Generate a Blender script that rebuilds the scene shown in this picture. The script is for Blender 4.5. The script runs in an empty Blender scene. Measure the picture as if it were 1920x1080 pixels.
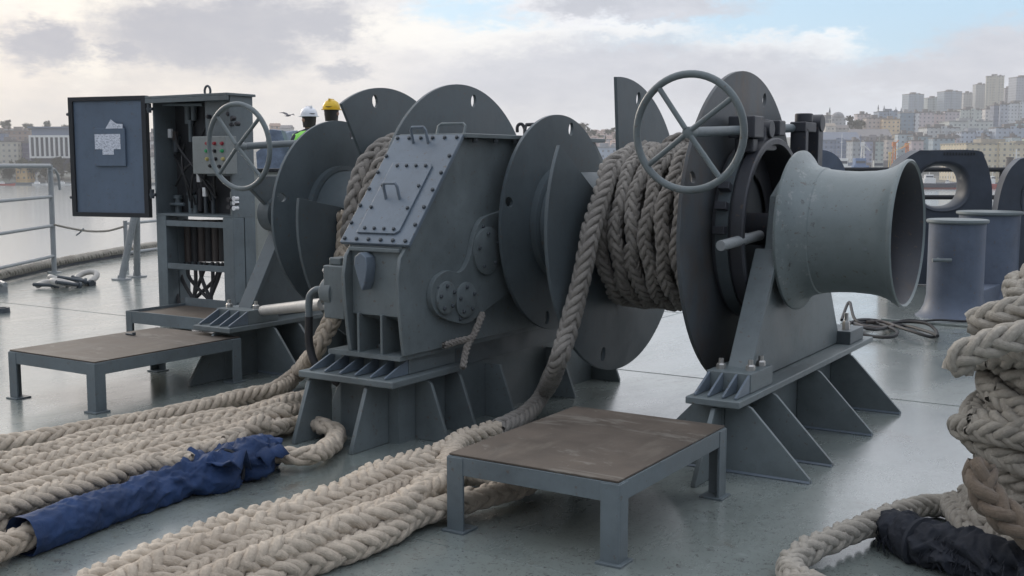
import bpy, bmesh, math, random
import numpy as np
from mathutils import Vector, Matrix, noise
from mathutils.geometry import tessellate_polygon
R = math.radians
random.seed(7)
rng = np.random.RandomState(7)
S = bpy.context.scene
COL = S.collection

# ------------------------------------------------------------------ camera survey
FPX, HC, PITCH, YAW = 2100.0, 1.42, 0.110, R(32.29)
_fh = Vector((-math.sin(YAW), math.cos(YAW), 0)); RT = Vector((math.cos(YAW), math.sin(YAW), 0))
FW = _fh * math.cos(PITCH) + Vector((0, 0, -math.sin(PITCH)))
UP = _fh * math.sin(PITCH) + Vector((0, 0, math.cos(PITCH)))
CAM = Vector((0, 0, HC))
def ray(x, y): return FW + RT * ((x - 960) / FPX) - UP * ((y - 540) / FPX)
def onZ(x, y, z=0.0): d = ray(x, y); return CAM + d * ((z - HC) / d.z)
def onY(x, y, Y): d = ray(x, y); return CAM + d * (Y / d.y)
def onX(x, y, X): d = ray(x, y); return CAM + d * (X / d.x)
def onD(x, y, D): return CAM + ray(x, y) * D
def depth(p): return (Vector(p) - CAM).dot(FW)

cam = bpy.data.cameras.new('camera'); co = bpy.data.objects.new('camera', cam); COL.objects.link(co)
co.location = CAM; co.rotation_euler = (R(90) - PITCH, 0, YAW)
cam.sensor_width = 36; cam.lens = 36 * FPX / 1920; cam.clip_start = .05; cam.clip_end = 20000
S.camera = co

# ------------------------------------------------------------------ materials
MATS = {}
class N:
    def __init__(s, name):
        s.m = bpy.data.materials.new(name); s.m.use_nodes = True
        s.t = s.m.node_tree; s.b = s.t.nodes['Principled BSDF']; MATS[name] = s.m
        s.tc = s.t.nodes.new('ShaderNodeTexCoord')
    def n(s, typ, **kw):
        x = s.t.nodes.new(typ)
        for k, v in kw.items(): setattr(x, k, v)
        return x
    def l(s, a, b): s.t.links.new(a, b)
    def noise(s, scale, detail=5, rough=.6, co='Object', stretch=None, dist=0):
        x = s.n('ShaderNodeTexNoise'); x.inputs['Scale'].default_value = scale
        x.inputs['Detail'].default_value = detail; x.inputs['Roughness'].default_value = rough
        x.inputs['Distortion'].default_value = dist
        src = s.tc.outputs[co] if isinstance(co, str) else co
        if stretch:
            mp = s.n('ShaderNodeMapping'); mp.inputs['Scale'].default_value = stretch
            s.l(src, mp.inputs['Vector']); src = mp.outputs[0]
        s.l(src, x.inputs['Vector']); return x.outputs['Fac']
    def ramp(s, fac, stops):
        x = s.n('ShaderNodeValToRGB'); e = x.color_ramp.elements
        while len(e) < len(stops): e.new(.5)
        for q, (p, c) in zip(e, stops):
            q.position = p; q.color = (*c, 1) if not isinstance(c, (int, float)) else (c, c, c, 1)
        s.l(fac, x.inputs[0]); return x.outputs[0]
    def mix(s, fac, a, b, mode='MIX'):
        x = s.n('ShaderNodeMix', data_type='RGBA', blend_type=mode)
        for k, v in ((0, fac), (6, a), (7, b)):
            if isinstance(v, (int, float)): x.inputs[k].default_value = v
            elif isinstance(v, tuple): x.inputs[k].default_value = (*v, 1)
            else: s.l(v, x.inputs[k])
        return x.outputs[2]
    def math(s, op, a, b=None):
        x = s.n('ShaderNodeMath', operation=op)
        for k, v in ((0, a), (1, b)):
            if v is None: continue
            if isinstance(v, (int, float)): x.inputs[k].default_value = v
            else: s.l(v, x.inputs[k])
        return x.outputs[0]
    def base(s, v):
        if isinstance(v, tuple): s.b.inputs['Base Color'].default_value = (*v, 1)
        else: s.l(v, s.b.inputs['Base Color'])
    def rough(s, v):
        if isinstance(v, (int, float)): s.b.inputs['Roughness'].default_value = v
        else: s.l(v, s.b.inputs['Roughness'])
    def bump(s, h, strength=.2, dist=.01):
        x = s.n('ShaderNodeBump'); x.inputs['Strength'].default_value = strength; x.inputs['Distance'].default_value = dist
        s.l(h, x.inputs['Height']); s.l(x.outputs[0], s.b.inputs['Normal'])

def paint(name, c, rough=(.35, .6), rust=.22, var=.28):
    m = N(name)
    a = m.noise(2.2, 6, .65); b = m.noise(14, 4, .7); st = m.noise(5, 4, .7, stretch=(1, 1, .12))
    lo = tuple(v * (1 - var) for v in c); hi = tuple(v * (1 + var) for v in c)
    col = m.ramp(a, [(.3, lo), (.7, hi)])
    col = m.mix(m.ramp(b, [(.52, 0.0), (.72, .35)]), col, tuple(v * .6 for v in c))
    col = m.mix(m.ramp(st, [(.52, 0.0), (.75, .3)]), col, tuple(v * 1.35 for v in c))
    if rust:
        rn = m.noise(3.1, 7, .72, stretch=(1, 1, .5))
        col = m.mix(m.ramp(rn, [(.68 - rust * .20, 0.0), (.88 - rust * .18, .8)]), col, (.085, .055, .035))
    sp = m.noise(38, 3, .6)
    col = m.mix(m.ramp(sp, [(.65, 0.0), (.69, .6)]), col, (.10, .072, .05))
    m.base(col); m.rough(m.ramp(a, [(.3, rough[0]), (.7, rough[1])]))
    m.bump(m.math('ADD', m.noise(9, 3), m.math('MULTIPLY', m.noise(120, 2), .25)), .12, .01)
    return m.m
paint('grey paint', (.078, .096, .105))
paint('light grey paint', (.130, .154, .160))
paint('warping paint', (.165, .196, .198), (.26, .5), var=.07, rust=.12)
paint('flange paint', (.078, .098, .108), var=.22)
paint('rusty paint', (.060, .070, .078), rust=1.0)
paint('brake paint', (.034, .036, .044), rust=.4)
paint('blue paint', (.078, .098, .138), (.4, .6))
paint('dark blue paint', (.040, .050, .068), (.4, .6))
paint('cover paint', (.125, .155, .188), (.3, .5), var=.12)
paint('door paint', (.100, .135, .185), (.4, .55), var=.1)
paint('cabinet paint', (.11, .132, .142), (.4, .6))
paint('panel paint', (.20, .215, .21), (.4, .6), var=.12)
paint('cream paint', (.42, .43, .40), (.4, .6), var=.1)
paint('rail paint', (.27, .285, .29), (.4, .6), var=.15)
paint('pipe paint', (.42, .41, .39), (.4, .6), var=.15)
paint('frame paint', (.115, .14, .152))
def plain(name, c, r=.5, metal=0.0, var=.15, sc=8):
    m = N(name); a = m.noise(sc, 4)
    m.base(m.ramp(a, [(.3, tuple(v * (1 - var) for v in c)), (.7, tuple(v * (1 + var) for v in c))]))
    m.rough(r); m.b.inputs['Metallic'].default_value = metal; return m.m
m = MATS['warping paint']; t_ = m.node_tree; bs_ = t_.nodes['Principled BSDF']
src = bs_.inputs['Base Color'].links[0].from_socket; tc_ = t_.nodes.new('ShaderNodeTexCoord'); sx_ = t_.nodes.new('ShaderNodeSeparateXYZ'); t_.links.new(tc_.outputs['Object'], sx_.inputs[0])
mr_ = t_.nodes.new('ShaderNodeMapRange'); mr_.interpolation_type = 'SMOOTHSTEP'; t_.links.new(sx_.outputs[0], mr_.inputs[0])     # chafed band beside the inner flange, where ropes run
mr_.inputs[1].default_value = 1.45; mr_.inputs[2].default_value = 1.24
nz_ = t_.nodes.new('ShaderNodeTexNoise'); nz_.inputs['Scale'].default_value = 17; nz_.inputs['Detail'].default_value = 6; nz_.inputs['Roughness'].default_value = .75; t_.links.new(tc_.outputs['Object'], nz_.inputs['Vector'])
rp_ = t_.nodes.new('ShaderNodeValToRGB'); rp_.color_ramp.elements[0].position = .56; rp_.color_ramp.elements[1].position = .64; t_.links.new(nz_.outputs['Fac'], rp_.inputs[0])
ml_ = t_.nodes.new('ShaderNodeMath'); ml_.operation = 'MULTIPLY'; t_.links.new(mr_.outputs[0], ml_.inputs[0]); t_.links.new(rp_.outputs[0], ml_.inputs[1])
mx_ = t_.nodes.new('ShaderNodeMix'); mx_.data_type = 'RGBA'; t_.links.new(ml_.outputs[0], mx_.inputs[0]); t_.links.new(src, mx_.inputs[6]); mx_.inputs[7].default_value = (.25, .27, .265, 1)
rq_ = t_.nodes.new('ShaderNodeValToRGB'); rq_.color_ramp.elements[0].position = .33; rq_.color_ramp.elements[0].color = (1, 1, 1, 1); rq_.color_ramp.elements[1].position = .40; rq_.color_ramp.elements[1].color = (0, 0, 0, 1); t_.links.new(nz_.outputs['Fac'], rq_.inputs[0])
my_ = t_.nodes.new('ShaderNodeMix'); my_.data_type = 'RGBA'; mq_ = t_.nodes.new('ShaderNodeMath'); mq_.operation = 'MULTIPLY'; t_.links.new(mr_.outputs[0], mq_.inputs[0]); t_.links.new(rq_.outputs[0], mq_.inputs[1]); t_.links.new(mq_.outputs[0], my_.inputs[0]); t_.links.new(mx_.outputs[2], my_.inputs[6]); my_.inputs[7].default_value = (.055, .05, .045, 1)
t_.links.new(my_.outputs[2], bs_.inputs['Base Color'])
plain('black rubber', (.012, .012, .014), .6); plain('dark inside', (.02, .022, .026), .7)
plain('bolt steel', (.42, .41, .39), .38, .8); plain('dark bolt', (.05, .06, .07), .5)
m = N('paper'); bn = m.noise(1.0, 2, .6, stretch=(60, 60, 160)); m.base(m.ramp(bn, [(.48, (.70, .72, .78)), (.62, (.34, .36, .42))])); m.rough(.8); plain('red button', (.25, .02, .03), .4); plain('green button', (.02, .25, .09), .4)
plain('black button', (.015, .015, .02), .4); plain('yellow button', (.4, .33, .12), .4); plain('white plastic', (.7, .7, .7), .4)
plain('copper hose', (.045, .034, .03), .5); plain('yellow helmet', (.72, .46, .02), .35); plain('white helmet', (.78, .79, .82), .35)
plain('skin', (.36, .21, .15), .55); plain('hair', (.02, .016, .014), .6); plain('dark cloth', (.03, .034, .045), .85)
plain('hi vis', (.30, .75, .12), .7); plain('gull', (.10, .10, .11), .7)
plain('ship white', (.72, .72, .70), .5); plain('ship dark', (.03, .04, .07), .5); plain('ship red', (.38, .06, .05), .5)
plain('ship blue', (.08, .16, .32), .5); plain('crane orange', (.60, .20, .06), .5); plain('crane yellow', (.62, .45, .16), .5)
plain('window glass', (.05, .065, .09), .2); plain('bark', (.06, .045, .035), .9)
plain('spot bronze', (.42, .40, .37), .5)

m = N('deck paint')
a = m.noise(.55, 6, .62); b = m.noise(3.2, 6, .7, stretch=(1, .35, 1)); c = m.noise(22, 4, .7)
col = m.ramp(a, [(.32, (.160, .186, .175)), (.68, (.24, .268, .252))])
col = m.mix(m.ramp(b, [(.5, 0.0), (.74, .55)]), col, (.125, .142, .132))
col = m.mix(m.ramp(c, [(.58, 0.0), (.66, .6)]), col, (.085, .085, .08))
d = m.noise(1.4, 7, .75, dist=.6)
col = m.mix(m.ramp(d, [(.60, 0.0), (.72, .5)]), col, (.16, .145, .125))
sc = m.noise(2.6, 8, .8, stretch=(.5, 2.2, 1), dist=1.2)
col = m.mix(m.ramp(sc, [(.60, 0.0), (.66, .4)]), col, (.33, .36, .35))
rs_ = m.noise(1.9, 8, .8, dist=.4); col = m.mix(m.ramp(rs_, [(.58, 0.0), (.66, .55)]), col, (.105, .08, .06))
ft = m.noise(46, 2, .6, dist=2.); col = m.mix(m.ramp(ft, [(.60, 0.0), (.64, .6)]), col, (.075, .075, .07))
m.base(col)
m.rough(m.ramp(m.mix(.5, a, b), [(.34, .12), (.5, .26), (.66, .44)]))
m.b.inputs['Coat Weight'].default_value = .75; m.b.inputs['Coat Roughness'].default_value = .18; m.b.inputs['Coat IOR'].default_value = 1.6
m.bump(m.math('ADD', m.noise(1.1, 4), m.math('MULTIPLY', c, .12)), .35, .012)

m = N('plywood')
a = m.noise(3.5, 6, .65); b = m.noise(9, 5, .7, stretch=(1, .25, 1)); c = m.noise(60, 2)
col = m.ramp(a, [(.3, (.058, .045, .034)), (.7, (.100, .078, .060))])
col = m.mix(m.ramp(b, [(.55, 0.0), (.75, .5)]), col, (.165, .145, .115))
col = m.mix(m.ramp(m.noise(1.7, 6, .7, dist=1.), [(.58, 0.0), (.66, .7)]), col, (.048, .041, .036))
col = m.mix(m.ramp(m.noise(30, 3), [(.70, 0.0), (.74, .5)]), col, (.25, .23, .19))
sw = m.noise(2.4, 6, .75, stretch=(.6, 2.4, 1), dist=1.5); col = m.mix(m.ramp(sw, [(.57, 0.0), (.63, .5)]), col, (.19, .175, .15))
m.base(col); m.rough(m.ramp(a, [(.3, .5), (.7, .75)])); m.bump(c, .15, .004)

def ropemat(name, c, dirt):
    m = N(name)
    uv = m.noise(1.0, 3, .6, co='UV', stretch=(10, 5, 1)); a = m.noise(6, 5, .65); b = m.noise(1.3, 5, .6)
    col = m.ramp(a, [(.28, tuple(v * .72 for v in c)), (.72, tuple(v * 1.12 for v in c))])
    col = m.mix(m.ramp(uv, [(.35, .45), (.6, 0.0)]), col, tuple(v * .55 for v in c))
    col = m.mix(m.ramp(b, [(.48, 0.0), (.75, .6)]), col, dirt)
    m.base(col); m.rough(.9)
    fib = m.noise(1.0, 3, .65, co='UV', stretch=(3.5, 34, 1))
    m.bump(m.math('ADD', fib, m.noise(90, 2)), .8, .006)
    m.b.inputs['Sheen Weight'].default_value = .15
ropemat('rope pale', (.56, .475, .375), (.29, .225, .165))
ropemat('rope shaded weathered', (.30, .275, .245), (.16, .135, .11))  # darker copy of the pale rope, drum shade put into its colour; also scraps
ropemat('rope grey', (.40, .365, .31), (.20, .17, .135))
ropemat('rope brown', (.19, .145, .105), (.09, .06, .042))

def cloth(name, c):
    m = N(name); a = m.noise(7, 6, .65)
    m.base(m.ramp(a, [(.3, tuple(v * .6 for v in c)), (.7, tuple(v * 1.3 for v in c))])); m.rough(.78)
    m.bump(m.noise(26, 5, .6, dist=.8), .5, .012)
cloth('blue canvas', (.009, .032, .100)); cloth('black canvas', (.009, .012, .020))
cloth('grey tarp', (.16, .20, .27))

m = N('water')
m.base((.26, .28, .28)); m.rough(.16); m.b.inputs['IOR'].default_value = 1.75
w = m.noise(.35, 5, .6, stretch=(1, 1.6, 1)); w2 = m.noise(.05, 3, .5)
m.bump(m.math('ADD', w, w2), .25, .05)

m = N('hill ground')
a = m.noise(.03, 6, .7); b = m.noise(.12, 4)
col = m.ramp(a, [(.35, (.055, .065, .05)), (.55, (.12, .125, .11)), (.7, (.20, .185, .165))])
m.base(m.mix(m.ramp(b, [(.5, 0.0), (.65, .5)]), col, (.19, .18, .17))); m.rough(.9)

m = N('facade')
oi = m.n('ShaderNodeObjectInfo'); sx = m.n('ShaderNodeSeparateXYZ'); m.l(m.tc.outputs['Object'], sx.inputs[0])
u = m.math('ADD', sx.outputs[0], sx.outputs[1])
def band(v, period, lo, hi):
    f = m.math('FRACT', m.math('DIVIDE', v, period))
    return m.math('MULTIPLY', m.math('GREATER_THAN', f, lo), m.math('LESS_THAN', f, hi))
win = m.math('MULTIPLY', band(u, 3.4, .30, .68), band(sx.outputs[2], 3.2, .38, .78))
nz = m.noise(.25, 5)
wall = m.mix(m.ramp(nz, [(.35, 0.0), (.75, .35)]), oi.outputs['Color'], (.22, .22, .22))
geo = m.n('ShaderNodeNewGeometry'); sn = m.n('ShaderNodeSeparateXYZ'); m.l(geo.outputs['Normal'], sn.inputs[0])
win = m.math('MULTIPLY', win, m.math('LESS_THAN', sn.outputs[2], .5))
bal = band(sx.outputs[2], 3.2, .0, .12)
wall = m.mix(m.math('MULTIPLY', bal, .25), wall, (.5, .5, .5))
rnd = m.n('ShaderNodeTexWhiteNoise'); 
flo = m.n('ShaderNodeVectorMath', operation='FLOOR'); sc_ = m.n('ShaderNodeVectorMath', operation='DIVIDE')
m.l(m.tc.outputs['Object'], sc_.inputs[0]); sc_.inputs[1].default_value = (3.4, 3.4, 3.2); m.l(sc_.outputs[0], flo.inputs[0]); m.l(flo.outputs[0], rnd.inputs['Vector'])
gl = m.ramp(rnd.outputs['Value'], [(0.0, (.07, .085, .11)), (.7, (.15, .17, .20)), (1.0, (.34, .34, .34))])
m.base(m.mix(m.math('MULTIPLY', win, .75), wall, gl)); m.rough(.7)
m = N('roofing'); oi = m.n('ShaderNodeObjectInfo'); m.base(m.mix(m.noise(.6, 4), oi.outputs['Color'], (.20, .19, .19))); m.rough(.85)

def leafmat(name, c):
    m = N(name); oi = m.n('ShaderNodeObjectInfo')
    a = m.noise(.9, 4); m.base(m.ramp(a, [(.3, tuple(v * .6 for v in c)), (.7, tuple(v * 1.4 for v in c))])); m.rough(.8)
leafmat('dark foliage', (.035, .048, .028)); leafmat('olive foliage', (.065, .07, .035))

# ------------------------------------------------------------------ object helpers
def mesh_obj(name, verts, faces, mat, parent=None, smooth=True, ang=38, bevel=0, uv=None, origin=None):
    me = bpy.data.meshes.new(name)
    if origin is None:
        org = Vector((0, 0, 0)); p = parent
        while p is not None: org += p.location; p = p.parent
    else: org = Vector(origin)
    v = np.asarray(verts, dtype=np.float32).reshape(-1, 3) - np.array(org, dtype=np.float32)
    if isinstance(faces, np.ndarray):
        nf, k = faces.shape
        me.vertices.add(len(v)); me.vertices.foreach_set('co', v.ravel())
        me.loops.add(nf * k); me.loops.foreach_set('vertex_index', faces.astype(np.int32).ravel())
        me.polygons.add(nf); me.polygons.foreach_set('loop_start', np.arange(0, nf * k, k, dtype=np.int32))
        if uv is not None:
            l = me.uv_layers.new(name='uv'); l.data.foreach_set('uv', uv[faces.ravel()].astype(np.float32).ravel())
        me.update(calc_edges=True); me.validate()
    else:
        me.from_pydata([tuple(x) for x in v], [], faces); me.update()
    if smooth:
        me.polygons.foreach_set('use_smooth', np.ones(len(me.polygons), dtype=bool))
        if ang and ang < 180: me.set_sharp_from_angle(angle=R(ang))
    me.materials.append(MATS[mat])
    o = bpy.data.objects.new(name, me); COL.objects.link(o)
    if parent is not None: o.parent = parent
    elif origin is not None: o.location = org
    if bevel:
        b = o.modifiers.new('bevel', 'BEVEL'); b.width = bevel; b.segments = 2; b.harden_normals = True; b.limit_method = 'ANGLE'; b.angle_limit = R(50)
    return o
def tag(o, label=None, cat=None, group=None, kind=None):
    for k, v in (('label', label), ('category', cat), ('group', group), ('kind', kind)):
        if v: o[k] = v
    return o
def empty(name, loc, label=None, cat=None, group=None):
    o = bpy.data.objects.new(name, None); COL.objects.link(o); o.location = loc; o.empty_display_size = .1
    return tag(o, label, cat, group)
def copy_tree(o, parent=None):
    c = o.copy(); COL.objects.link(c); c.parent = parent
    for ch in list(o.children): copy_tree(ch, c)
    return c

class MB:
    def __init__(s): s.v = []; s.f = []
    def add(s, vs, fs):
        b = len(s.v); s.v += [Vector(x) for x in vs]; s.f += [[i + b for i in f] for f in fs]; return s
    def box(s, x0, x1, y0, y1, z0, z1, M=None):
        vs = [Vector((x, y, z)) for z in (z0, z1) for y in (y0, y1) for x in (x0, x1)]
        if M: vs = [M @ q for q in vs]
        return s.add(vs, [[0, 2, 3, 1], [4, 5, 7, 6], [0, 1, 5, 4], [2, 6, 7, 3], [0, 4, 6, 2], [1, 3, 7, 5]])
    def prism(s, outer, t0, t1, to3, holes=()):
        loops = [[Vector((a, b, 0)) for a, b in lp] for lp in [outer, *holes]]
        flat = [q for lp in loops for q in lp]; n = len(flat)
        tris = tessellate_polygon(loops)
        vs = [to3(q.x, q.y, t0) for q in flat] + [to3(q.x, q.y, t1) for q in flat]
        fs = []
        for t in tris:
            fs.append([t[0], t[1], t[2]]); fs.append([t[2] + n, t[1] + n, t[0] + n])
        b = 0
        for lp in loops:
            k = len(lp)
            for i in range(k):
                j = (i + 1) % k; fs.append([b + i, b + j, b + j + n, b + i + n])
            b += k
        return s.add(vs, fs)
    def prismX(s, poly, x0, x1, holes=()): return s.prism(poly, x0, x1, lambda a, b, t: Vector((t, a, b)), holes)
    def prismY(s, poly, y0, y1, holes=()): return s.prism(poly, y0, y1, lambda a, b, t: Vector((a, t, b)), holes)
    def prismZ(s, poly, z0, z1, holes=()): return s.prism(poly, z0, z1, lambda a, b, t: Vector((a, b, t)), holes)
    def tube(s, pts, r, n=10, closed=False, caps=True, smoothpath=0):
        pts = [Vector(p) for p in pts]
        if smoothpath: pts = crom(pts, smoothpath, closed)
        k = len(pts); rr = r if isinstance(r, (list, tuple)) else [r] * k
        if len(rr) != k: rr = [rr[min(int(i / k * len(rr)), len(rr) - 1)] for i in range(k)]
        vs = []; up = None
        for i, p in enumerate(pts):
            a = pts[(i - 1) % k] if (i or closed) else p; b = pts[(i + 1) % k] if (i < k - 1 or closed) else p
            d = (b - a).normalized()
            if up is None: up = Vector((0, 0, 1)) if abs(d.z) < .9 else Vector((1, 0, 0))
            sd = d.cross(up).normalized(); up = sd.cross(d).normalized()
            for j in range(n):
                q = 2 * math.pi * j / n; vs.append(p + (sd * math.cos(q) + up * math.sin(q)) * rr[i])
        fs = []
        for i in range(k if closed else k - 1):
            i2 = (i + 1) % k
            for j in range(n):
                j2 = (j + 1) % n; fs.append([i * n + j, i * n + j2, i2 * n + j2, i2 * n + j])
        if caps and not closed: fs.append(list(range(n))[::-1]); fs.append([(k - 1) * n + j for j in range(n)])
        return s.add(vs, fs)
    def lathe(s, prof, c, axis, n=48, cap=False):
        # prof: (t along axis, r)
        ax = Vector(axis).normalized(); e = Vector((0, 0, 1)) if abs(ax.z) < .9 else Vector((1, 0, 0))
        u = ax.cross(e).normalized(); w = ax.cross(u)
        c = Vector(c); vs = []; fs = []
        for t, r in prof:
            for j in range(n):
                q = 2 * math.pi * j / n; vs.append(c + ax * t + (u * math.cos(q) + w * math.sin(q)) * r)
        for i in range(len(prof) - 1):
            for j in range(n):
                j2 = (j + 1) % n; fs.append([i * n + j, i * n + j2, (i + 1) * n + j2, (i + 1) * n + j])
        if cap: fs.append(list(range(n))[::-1]); fs.append([(len(prof) - 1) * n + j for j in range(n)])
        return s.add(vs, fs)
    def bolt(s, p, d, r, h, n=6):
        return s.lathe([(0, r), (h * .75, r), (h, r * .7)], p, d, n, cap=True)
    def build(s, name, mat, parent=None, bevel=0, smooth=True, ang=38, origin=None):
        o = mesh_obj(name, s.v, s.f, mat, parent, smooth, ang, 0, None, origin)
        bm = bmesh.new(); bm.from_mesh(o.data); bmesh.ops.recalc_face_normals(bm, faces=bm.faces); bm.to_mesh(o.data); bm.free()
        if bevel:
            b = o.modifiers.new('bevel', 'BEVEL'); b.width = bevel; b.segments = 2; b.harden_normals = True; b.limit_method = 'ANGLE'; b.angle_limit = R(50)
        return o
def crom(pts, n, closed=False):
    pts = [Vector(p) for p in pts]; k = len(pts); out = []
    for i in range(k if closed else k - 1):
        if closed: a, b, c, d = pts[(i - 1) % k], pts[i], pts[(i + 1) % k], pts[(i + 2) % k]
        else: a, b, c, d = pts[max(i - 1, 0)], pts[i], pts[i + 1], pts[min(i + 2, k - 1)]
        for j in range(n):
            t = j / n
            out.append(.5 * ((2 * b) + (c - a) * t + (2 * a - 5 * b + 4 * c - d) * t * t + (3 * b - a - 3 * c + d) * t ** 3))
    if not closed: out.append(pts[-1])
    return out

# ------------------------------------------------------------------ braided rope
def braid(paths, D=.125, lay=2.7, seg=22, sides=6, flat=1.0, loose=1.6, m=4, fuzz=.10):
    V = []; F = []; U = []; base = 0
    if not isinstance(paths[0], list): paths = [paths]
    for path in paths:
        p = np.array([tuple(q) for q in crom(path, 24)])
        d = np.r_[0, np.cumsum(np.linalg.norm(np.diff(p, axis=0), axis=1))]; L = d[-1]
        n = max(int(L / (lay * D / seg)), 8); s = np.linspace(0, L, n)
        P = np.stack([np.interp(s, d, p[:, i]) for i in range(3)], -1)
        T = np.gradient(P, axis=0); T /= np.linalg.norm(T, axis=1)[:, None] + 1e-12
        A = np.zeros_like(T); up = np.array([0, 0, 1.]) if abs(T[0, 2]) < .9 else np.array([1., 0, 0])
        for i in range(n):
            a = np.cross(T[i], up); a /= np.linalg.norm(a); A[i] = a; up = np.cross(a, T[i])
        B = np.cross(A, T)
        t = 2 * np.pi * s / (lay * D); ph0 = rng.rand() * 6.28
        tw = ph0 + .35 * np.sin(s / (7 * D) + rng.rand() * 6)
        for g in (1, -1):
            for j in range(m):
                jit = .10 * np.sin(t * .37 + rng.rand() * 6) * loose + rng.uniform(-.12, .12)
                th = g * t + j * 2 * np.pi / m + (np.pi / m if g < 0 else 0) + jit * 4 / m
                r = D * (.262 + g * .075 * np.cos(2 * th) + .012 * loose * np.sin(t * .61 + rng.rand() * 6))
                th2 = th + tw
                C = P + A * (r * np.cos(th2))[:, None] + B * (r * np.sin(th2) * flat)[:, None]
                tt = np.gradient(C, axis=0); tt /= np.linalg.norm(tt, axis=1)[:, None] + 1e-12
                out = A * np.cos(th2)[:, None] + B * np.sin(th2)[:, None]
                sd = np.cross(tt, out); sd /= np.linalg.norm(sd, axis=1)[:, None] + 1e-12
                ou = np.cross(sd, tt)
                rs = D * (.172 * (4 / m) ** .55 + .010 * np.sin(t * .5 + rng.rand() * 6))
                q = np.arange(sides) * 2 * np.pi / sides
                ring = C[:, None, :] + sd[:, None, :] * (np.cos(q)[None, :, None] * (rs * 1.12)[:, None, None]) + ou[:, None, :] * (np.sin(q)[None, :, None] * (rs * .95)[:, None, None])
                V.append(ring.reshape(-1, 3))
                su = np.repeat((s / D + rng.rand() * 40)[:, None], sides, 1); sv = np.repeat((q / 6.28 + j * 3 + g * 7)[None, :], n, 0)
                U.append(np.stack([su, sv], -1).reshape(-1, 2))
                i0 = np.arange(n - 1)[:, None] * sides; jj = np.arange(sides)[None, :]; j2 = (jj + 1) % sides
                f = np.stack([i0 + jj, i0 + j2, i0 + sides + j2, i0 + sides + jj], -1).reshape(-1, 4) + base
                F.append(f); base += n * sides
    V = np.concatenate(V); F = np.concatenate(F); U = np.concatenate(U)
    if fuzz:      # broken fibres standing off the strands
        k = int(len(F) * fuzz); f = F[rng.randint(0, len(F), k)]; p = V[f].mean(1); nrm = np.cross(V[f[:, 1]] - V[f[:, 0]], V[f[:, 3]] - V[f[:, 0]]); nrm /= np.linalg.norm(nrm, axis=1)[:, None] + 1e-9
        tg = V[f[:, 3]] - V[f[:, 0]]; tg /= np.linalg.norm(tg, axis=1)[:, None] + 1e-9; ln_ = D * rng.uniform(.10, .30, (k, 1))
        nrm *= np.sign((nrm * (p - V[f].mean(1) + 1e-9)).sum(1))[:, None] * 0 + 1
        w_ = np.cross(nrm, tg) * .0009; e = p + nrm * ln_ * rng.uniform(.15, .8, (k, 1)) + tg * ln_ * rng.uniform(-1, 1, (k, 1)) + rng.normal(0, .15, (k, 3)) * ln_
        q = np.stack([p - w_, p + w_, e + w_ * .4, e - w_ * .4], 1).reshape(-1, 3); b0 = len(V)
        V = np.concatenate([V, q]); F = np.concatenate([F, np.arange(k * 4).reshape(-1, 4) + b0]); U = np.concatenate([U, np.repeat(U[f[:, 0]], 4, 0)])
    return V, F, U
def rope(name, paths, mat, parent=None, label=None, cat=None, group=None, **kw):
    v, f, u = braid(paths, **kw)
    o = mesh_obj(name, v, f, mat, parent, ang=180, uv=u)
    return tag(o, label, cat, group)

# ================================================================== SETTING
WZ = -10.0
deck_poly = [(-5, -8), (-8.2, 1.5), (-10.4, 4.7), (-12.69, 8.25), (-13.66, 9.78), (-15.06, 12.62), (-15.8, 15.2), (-9, 14.6), (-4.9, 14.95), (-3.5, 15.8), (2, 19.4), (12, 24), (16, -8)]
mb = MB(); mb.prismZ(deck_poly, -9.5, 0); deck = tag(mb.build('deck', 'deck paint', smooth=False), kind='structure')
mb = MB()
for y0 in (6.9, 9.9, 3.3): mb.box(-8 if y0 < 5 else -11.5, 9, y0, y0 + .014, 0, .0025)
for x0 in (-.85, -4.35): mb.box(x0, x0 + .014, -3, 14, -.0005, .002)
tag(mb.build('deck_weld_seam', 'deck paint', smooth=False), kind='structure')
ws = 2700
mesh = mesh_obj('water', [(-ws, -ws, WZ), (ws, -ws, WZ), (ws, ws, WZ), (-ws, ws, WZ)], [[0, 1, 2, 3]], 'water', smooth=False)
tag(mesh, kind='structure')

# terrain across the water
def hill_y(x, D):     # picture row the ground reaches at column x, distance D: used as a height survey
    rt = min(max((x - 1000) / 900, 0), 1); lf = min(max((500 - x) / 500, 0), 1)
    t = min(max((D - 640) / 900, 0), 1)
    return 345 - (t ** .7) * (72 + 26 * rt + 16 * lf)
nx, nd = 90, 34; vs = []; fs = []
for j in range(nd):
    D = 615 + (j / (nd - 1)) ** 1.6 * 1900
    for i in range(nx):
        px = -260 + i / (nx - 1) * 2440
        q = onD(px, 308, D)
        z = HC + D * (308 - hill_y(px, D)) / FPX
        if j == 0: z = WZ - 1
        elif j == 1: z = WZ + 1.2
        else: z += 5 * noise.noise(Vector((q.x * .006, q.y * .006, 0))) * min(j / 6, 1)
        vs.append((q.x, q.y, z))
for j in range(nd - 1):
    for i in range(nx - 1): fs.append([j * nx + i, j * nx + i + 1, (j + 1) * nx + i + 1, (j + 1) * nx + i])
tag(mesh_obj('hills', vs, fs, 'hill ground'), kind='structure')

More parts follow.
